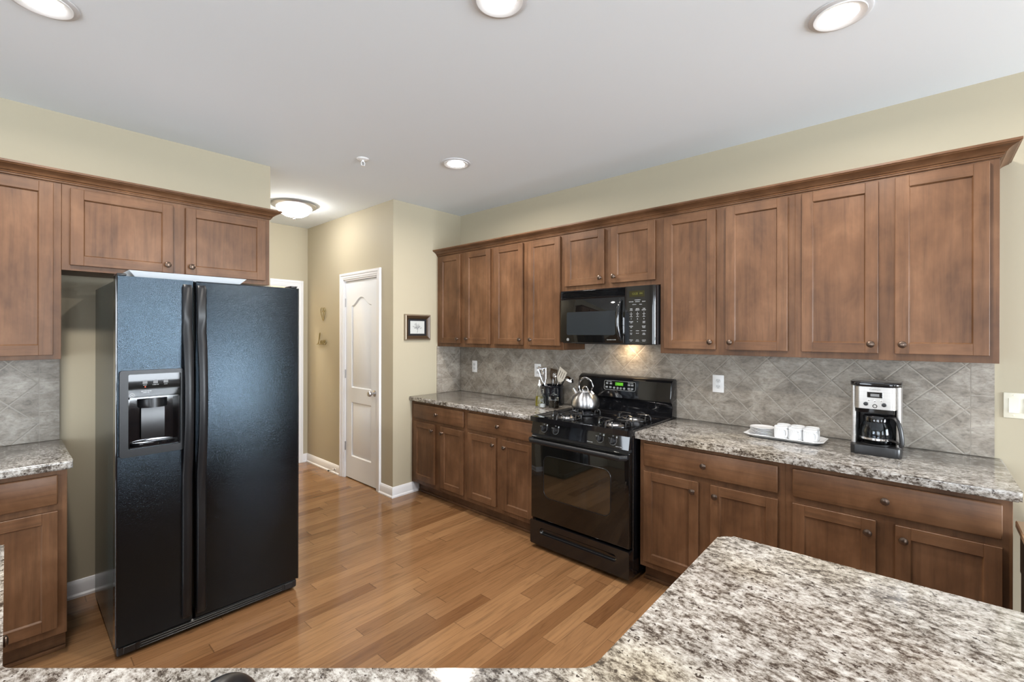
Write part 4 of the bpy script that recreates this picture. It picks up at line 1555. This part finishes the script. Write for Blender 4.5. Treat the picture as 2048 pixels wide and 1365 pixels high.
# ------------------------------------------------------------------ kettle on the rear left burner
t_ = thing('kettle', 'brushed steel whistling kettle on the rear left burner', 'kettle', (-1.893, 2.912, 0.9585))
t_.scale = (0.92, 0.92, 1.0)
MB().lathe([(0.0, 0.0), (0.100, 0.0), (0.109, 0.004), (0.113, 0.014), (0.1145, 0.030), (0.112, 0.048), (0.106, 0.066), (0.096, 0.083), (0.082, 0.098), (0.064, 0.110), (0.046, 0.118), (0.0, 0.118)], n=64).build('body', 'brushed_steel', t_, angle=60)
lid = MB().lathe([(0.0, 0.117), (0.047, 0.1175), (0.045, 0.121), (0.030, 0.127), (0.0, 0.131)], n=40).build('lid', 'brushed_steel', t_)
pts = [(0.027 * math.cos(PI * q / 12), 0.0, 0.126 + 0.030 * math.sin(PI * q / 12)) for q in range(13)]
MB().tube(pts, 0.0042, 8).build('lid_handle', 'chrome', lid)
pts = [(0.066 * math.cos(math.radians(-38 + q * 256 / 28)) + 0.004, 0.0, 0.158 + 0.062 * math.sin(math.radians(-38 + q * 256 / 28))) for q in range(29)]
mb = MB().tube(pts, [0.006 + 0.002 * math.sin(PI * q / 28) for q in range(29)], 10)
hd = mb.build('handle', 'chrome', t_)
mb = MB()
for s_ in (-1, 1):
    mb.tube([(s_ * 0.052 + 0.004, 0, 0.122), (s_ * 0.062 + 0.004, 0, 0.110), (s_ * 0.074 + 0.004, 0, 0.100)], [0.009, 0.011, 0.010], 10)
mb.build('handle_mount', 'satin_nickel', t_)
MB().tube([(-0.074, 0, 0.080), (-0.096, 0, 0.104), (-0.108, 0, 0.120)], [0.022, 0.018, 0.0165], 18).build('spout', 'chrome', t_)
mb = MB().tube([(-0.104, 0, 0.116), (-0.116, 0, 0.131)], [0.0185, 0.0165], 18)
mb.tube([(-0.108, 0, 0.128), (-0.094, 0, 0.150), (-0.066, 0, 0.160), (-0.052, 0, 0.158)], 0.0026, 8)
mb.build('whistle', 'chrome', t_)

# ------------------------------------------------------------------ cup tray on the right counter
TC = (-0.594, 2.968)
RT = -0.02
t_ = thing('serving_tray', 'white ceramic eight sided serving tray holding saucers and mugs', 'tray', (TC[0], TC[1], CT), RT)
hx, hy, c_ = 0.197, 0.100, 0.032


def octo(s_, z, hx=hx, hy=hy, c_=c_):
    a, b2 = hx - s_, hy - s_
    return [(a, -b2 + c_ * .9, z), (a, b2 - c_ * .9, z), (a - c_, b2, z), (-a + c_, b2, z), (-a, b2 - c_ * .9, z), (-a, -b2 + c_ * .9, z), (-a + c_, -b2, z), (a - c_, -b2, z)]


mb = MB()
levels = [octo(0.034, 0.0), octo(0.026, 0.002), octo(0.0, 0.018), octo(0.002, 0.020), octo(0.006, 0.0195), octo(0.030, 0.006)]
vs = [p for l in levels for p in l]
fs = [tuple(range(8))[::-1]] + [(r_ * 8 + k2, r_ * 8 + (k2 + 1) % 8, (r_ + 1) * 8 + (k2 + 1) % 8, (r_ + 1) * 8 + k2) for r_ in range(5) for k2 in range(8)] + [tuple(range(40, 48))]
mb._faces(vs, fs, 0)
mb.build('tray_body', 'white_ceramic', t_, angle=20)
SP = (-0.707, 2.966)
s0 = MB().lathe([(0.0, 0.0), (0.034, 0.0), (0.036, 0.002), (0.060, 0.0068), (0.066, 0.0098), (0.0655, 0.0112), (0.056, 0.0080), (0.034, 0.0040), (0.0, 0.0038)], n=48).build('saucer', 'white_ceramic', angle=40)
names = ['bottom', 'second from bottom', 'third from bottom', 'third from top', 'second from top', 'topmost']
for q in range(6):
    sc_ = s0 if q == 0 else s0.copy()
    if q:
        COL.objects.link(sc_)
    sc_.location = (SP[0], SP[1], CT + 0.0062 + q * 0.0072)
    tag(sc_, 'white saucer, %s of the stack on the white tray' % names[q], 'saucer', 'stacked saucers')


def make_mug(label):
    t_ = thing('mug', label, 'mug', (0, 0, 0), 0, 'white mugs on the tray')
    n, prof = 48, [(0.0295, 0.0), (0.0325, 0.003), (0.0335, 0.008), (0.0335, 0.058), (0.0345, 0.060), (0.0345, 0.068), (0.0335, 0.070), (0.0315, 0.069), (0.0305, 0.058), (0.0300, 0.008), (0.0, 0.006)]
    mb = MB()
    mb.lathe([(0.0, 0.0)] + prof, n=n)
    for v in mb.bm.verts:       # fluted wall
        if 0.009 > 1 and v.co.z > 0:
            pass
    for q in range(20):
        a = 2 * PI * q / 20
        c, s_ = math.cos(a), math.sin(a)
        mb.tube([(0.0332 * c, 0.0332 * s_, 0.009), (0.0332 * c, 0.0332 * s_, 0.056)], 0.0017, 6)
    mb.build('cup', 'white_ceramic', t_)
    pts = smooth_path([(0.031, 0, 0.054), (0.046, 0, 0.056), (0.054, 0, 0.046), (0.053, 0, 0.030), (0.043, 0, 0.018), (0.031, 0, 0.016)], 5)
    MB().tube(pts, 0.0042, 8, 0, False, 1.3).build('handle', 'white_ceramic', t_)
    return t_


MUGS = [(-0.604, 2.932, -0.85, 'white fluted mug in the front row beside the stacked saucers'), (-0.5345, 2.931, -1.0, 'white fluted mug in the middle of the front row on the tray'),
        (-0.465, 2.930, -0.85, 'white fluted mug at the right end of the front row'), (-0.605, 3.003, 1.9, 'white mug in the back row nearest the saucers, mostly hidden'),
        (-0.5355, 3.002, 1.6, 'white mug in the middle of the back row, mostly hidden'), (-0.466, 3.002, 1.3, 'white mug at the right end of the back row, mostly hidden')]
mg = make_mug(MUGS[0][3])
for q, (a, b2, r_, lb) in enumerate(MUGS):
    if q == 0:
        mg.location, mg.rotation_euler = (a, b2, CT + 0.0062), (0, 0, r_)
    else:
        dup(mg, (a, b2, CT + 0.0062), r_, lb)

# ------------------------------------------------------------------ coffee maker
CX, CYf = -0.184, 2.842
cm = thing('coffee_maker', 'silver and black drip coffee maker at the right end of the counter', 'coffee maker', (CX, CYf, CT))
hw = 0.098
MB().prism(round_corners([(-hw, 0.010), (hw, 0.010), (hw, 0.235), (-hw, 0.235)], [0.05, 0.02, 0.02, 0.02]) if False else rrect(-hw, hw, 0.0, 0.235, 0.022, 5), 0.0, 0.046, 'xy', 0, 0.004).build('base', 'black_satin', cm)
MB().lathe([(0.0, 0.046), (0.062, 0.046), (0.062, 0.050), (0.056, 0.051), (0.0, 0.051)], (0.0, 0.088, 0.0), 36).build('hot_plate', 'black_matte', cm)
MB().box(-0.076, 0.076, 0.165, 0.232, 0.046, 0.330, 0.006).build('water_tank', 'black_satin', cm)
for s_ in (-1, 1):
    MB().prism(rrect(s_ * 0.087 - 0.010, s_ * 0.087 + 0.010, 0.046, 0.230, 0.008, 5), 0.047, 0.336).build('side_column', 'silver_panel', cm)
MB().prism(rrect(-0.074, 0.074, 0.030, 0.166, 0.010, 4), 0.205, 0.228).build('brew_basket', 'black_gloss', cm)
hd = MB().prism(rrect(-0.079, 0.079, 0.004, 0.166, 0.020, 6), 0.228, 0.336).build('head_panel', 'silver_panel', cm)
MB().prism(rrect(-hw - 0.002, hw + 0.002, 0.000, 0.236, 0.045, 8), 0.337, 0.358, 'xy', 0, 0.008, 3).build('lid', 'black_gloss', cm)
yF = 0.004
MB().box(-0.030, 0.030, yF - 0.003, yF + 0.003, 0.284, 0.311, 0.001).build('display_bezel', 'black_gloss', hd)
MB().box(-0.017, 0.017, yF - 0.0036, yF, 0.290, 0.303).build('display', 'dim_legend', hd)
MB().text('Cuisinart', 0.0115, FRONT(0.0, yF - 0.0008, 0.324)).build('lettering', 'dim_legend', hd)
for q in (-0.035, 0.035):
    mb = MB().lathe([(0.0, 0.0), (0.0095, 0.0), (0.0090, 0.009), (0.0, 0.010)], (q, yF, 0.252), 20, axis='y')
    mb.build('dial', 'black_satin', hd)
mb = MB().lathe([(0.0, 0.0), (0.0095, 0.0), (0.0090, 0.003), (0.0, 0.003)], (0.0, yF, 0.243), 20, axis='y')
mb.build('start_button', 'black_gloss', hd)
MB().lathe([(0.0, 0.0), (0.0065, 0.003), (0.0060, 0.0042), (0.0, 0.0045)], (0.0, yF, 0.243), 20, axis='y').build('button_face', 'silver_panel', hd)
for q in (-0.024, 0.0, 0.024):
    MB().lathe([(0.0, 0.0), (0.0038, 0.0), (0.0035, 0.002), (0.0, 0.0025)], (q, yF, 0.272 - (0.003 if q == 0 else 0)), 14, axis='y').build('button', 'chrome', hd)
# carafe standing on the hot plate
ca = thing('carafe', 'empty glass carafe with black handle standing in the coffee maker', 'carafe', (CX, CYf + 0.086, CT + 0.0515), -0.66)
MB().lathe(glass_shell([(0.052, 0.0), (0.060, 0.004), (0.066, 0.020), (0.068, 0.045), (0.064, 0.075), (0.055, 0.100), (0.049, 0.112), (0.049, 0.118)], 0.0022), n=48).build('glass', 'carafe_glass', ca)
MB().lathe([(0.0680, 0.020), (0.0695, 0.021), (0.0700, 0.030), (0.0690, 0.031)], n=48).build('steel_band', 'chrome', ca)
MB().lathe([(0.0500, 0.106), (0.0535, 0.108), (0.0535, 0.132), (0.048, 0.140), (0.0, 0.143)], n=40).build('lid', 'black_gloss', ca)
pts = smooth_path([(0.046, 0, 0.132), (0.086, 0, 0.137), (0.110, 0, 0.118), (0.124, 0, 0.070), (0.128, 0, 0.020), (0.122, 0, 0.006)], 6)
MB().tube(pts, 0.0105, 12, 0, False, 0.8).build('handle', 'black_satin', ca)
mb = MB().tube([(0.066, 0, 0.026), (0.098, 0, 0.024), (0.122, 0, 0.014)], 0.006, 10)
mb.build('handle_bracket', 'black_satin', ca)

# ------------------------------------------------------------------ peninsula with corner sink
PI_POLY = [(-1.945, -0.005), (-1.945, -0.66), (0.62, -0.66), (0.62, 1.478), (-0.452, 1.432), (-0.440, 0.698), (-1.213, -0.005)]
PI_RAD = [0.030, 0.02, 0.05, 0.05, 0.035, 0.060, 0.030]
counter(PI_POLY, PI_RAD, 'large speckled granite countertop in the foreground with angled sink corner')
ins = 0.035
t_ = thing('base_cabinet', 'brown base cabinets under the foreground granite counter', 'cabinet', (0, 0, 0), 0, 'base cabinets')
pc_ = [(-1.925, -0.045), (-1.925, -0.62), (0.30, -0.62), (0.30, 1.40), (-0.405, 1.395), (-0.398, 0.690), (-1.205, -0.045)]
mb = MB().prism(pc_, 0.105, 0.8745)
mb.prism([(-1.90, -0.12), (-1.90, -0.60), (0.28, -0.60), (0.28, 1.38), (-0.33, 1.38), (-0.33, 0.66), (-1.17, -0.12)], 0.001, 0.105)
mb.build('carcass', W2, t_)


def pen_doors(org, rz, spans):
    e = Matrix.Translation((org[0], org[1], 0)) @ Matrix.Rotation(rz, 4, 'Z')
    for (a, b2, kb) in spans:
        for (z0, z1, kind) in ((0.144, 0.686, 'door'), (0.716, 0.852, 'drawer')):
            if kind == 'door':
                o = shaker(a, b2, z0, z1, t_)
                knob(o, (b2 - 0.026) if kb == 'r' else (a + 0.026), z1 - 0.032)
            else:
                o = MB().box(a, b2, -0.02, 0, z0, z1, 0.005, 1, 2).build('false_drawer_front', W2, t_, angle=50)
            o.matrix_local = e


pen_doors((-1.925, -0.0445), PI, [(-0.330, -0.012, 'r'), (-0.690, -0.378, 'l')])
pen_doors((-0.4055, 1.395), -PI / 2, [(0.028, 0.34, 'r'), (0.378, 0.69, 'l')])

# faucet behind the sink corner, only its arched top shows
fc = thing('faucet', 'black gooseneck faucet at the bottom photo edge', 'faucet', (-0.4645, 0.070, 0.9185), 2.30)
MB().lathe([(0.0, -0.0035), (0.028, -0.0035), (0.028, 0.006), (0.020, 0.012), (0.018, 0.060), (0.0165, 0.070), (0.0, 0.072)], n=28).build('base', 'black_satin', fc)
pts = [(0, 0, 0.06), (0, 0, 0.152)]
R = 0.075
for q in range(1, 33):
    a = PI * q / 32
    pts.append((R - R * math.cos(a), 0, 0.152 + R * math.sin(a)))
pts.append((2 * R, 0, 0.125))
MB().tube(pts, 0.0160, 24).build('spout', 'black_satin', fc)
MB().tube([(2 * R, 0, 0.150), (2 * R, 0, 0.120), (2 * R, 0, 0.090)], [0.016, 0.018, 0.016], 16).build('spray_head', 'black_satin', fc)
MB().tube([(0, 0.016, 0.045), (0, 0.040, 0.050), (0, 0.075, 0.085)], [0.010, 0.008, 0.006], 12).build('lever', 'black_satin', fc)

# ------------------------------------------------------------------ low table beyond the cabinets
t_ = thing('side_table', 'dark side table with brown top at the right photo edge', 'table', (0.272, 1.95, 0))
MB().box(0.0, 0.60, 0.0, 0.815, 0.722, 0.750, 0.004).build('tabletop', 'table_brown', t_)
mb = MB().box(0.012, 0.58, 0.015, 0.80, 0.55, 0.722)
mb.build('apron', 'table_dark', t_)
MB().box(0.014, 0.034, 0.02, 0.795, 0.06, 0.55).build('side_panel', 'table_dark', t_)
MB().box(0.558, 0.578, 0.02, 0.795, 0.06, 0.55).build('side_panel', 'table_dark', t_)
for qx in (0.03, 0.565):
    for qy in (0.035, 0.78):
        MB().box(qx - 0.02, qx + 0.02, qy - 0.02, qy + 0.02, 0.0005, 0.06, 0.002).build('leg', 'table_dark', t_)
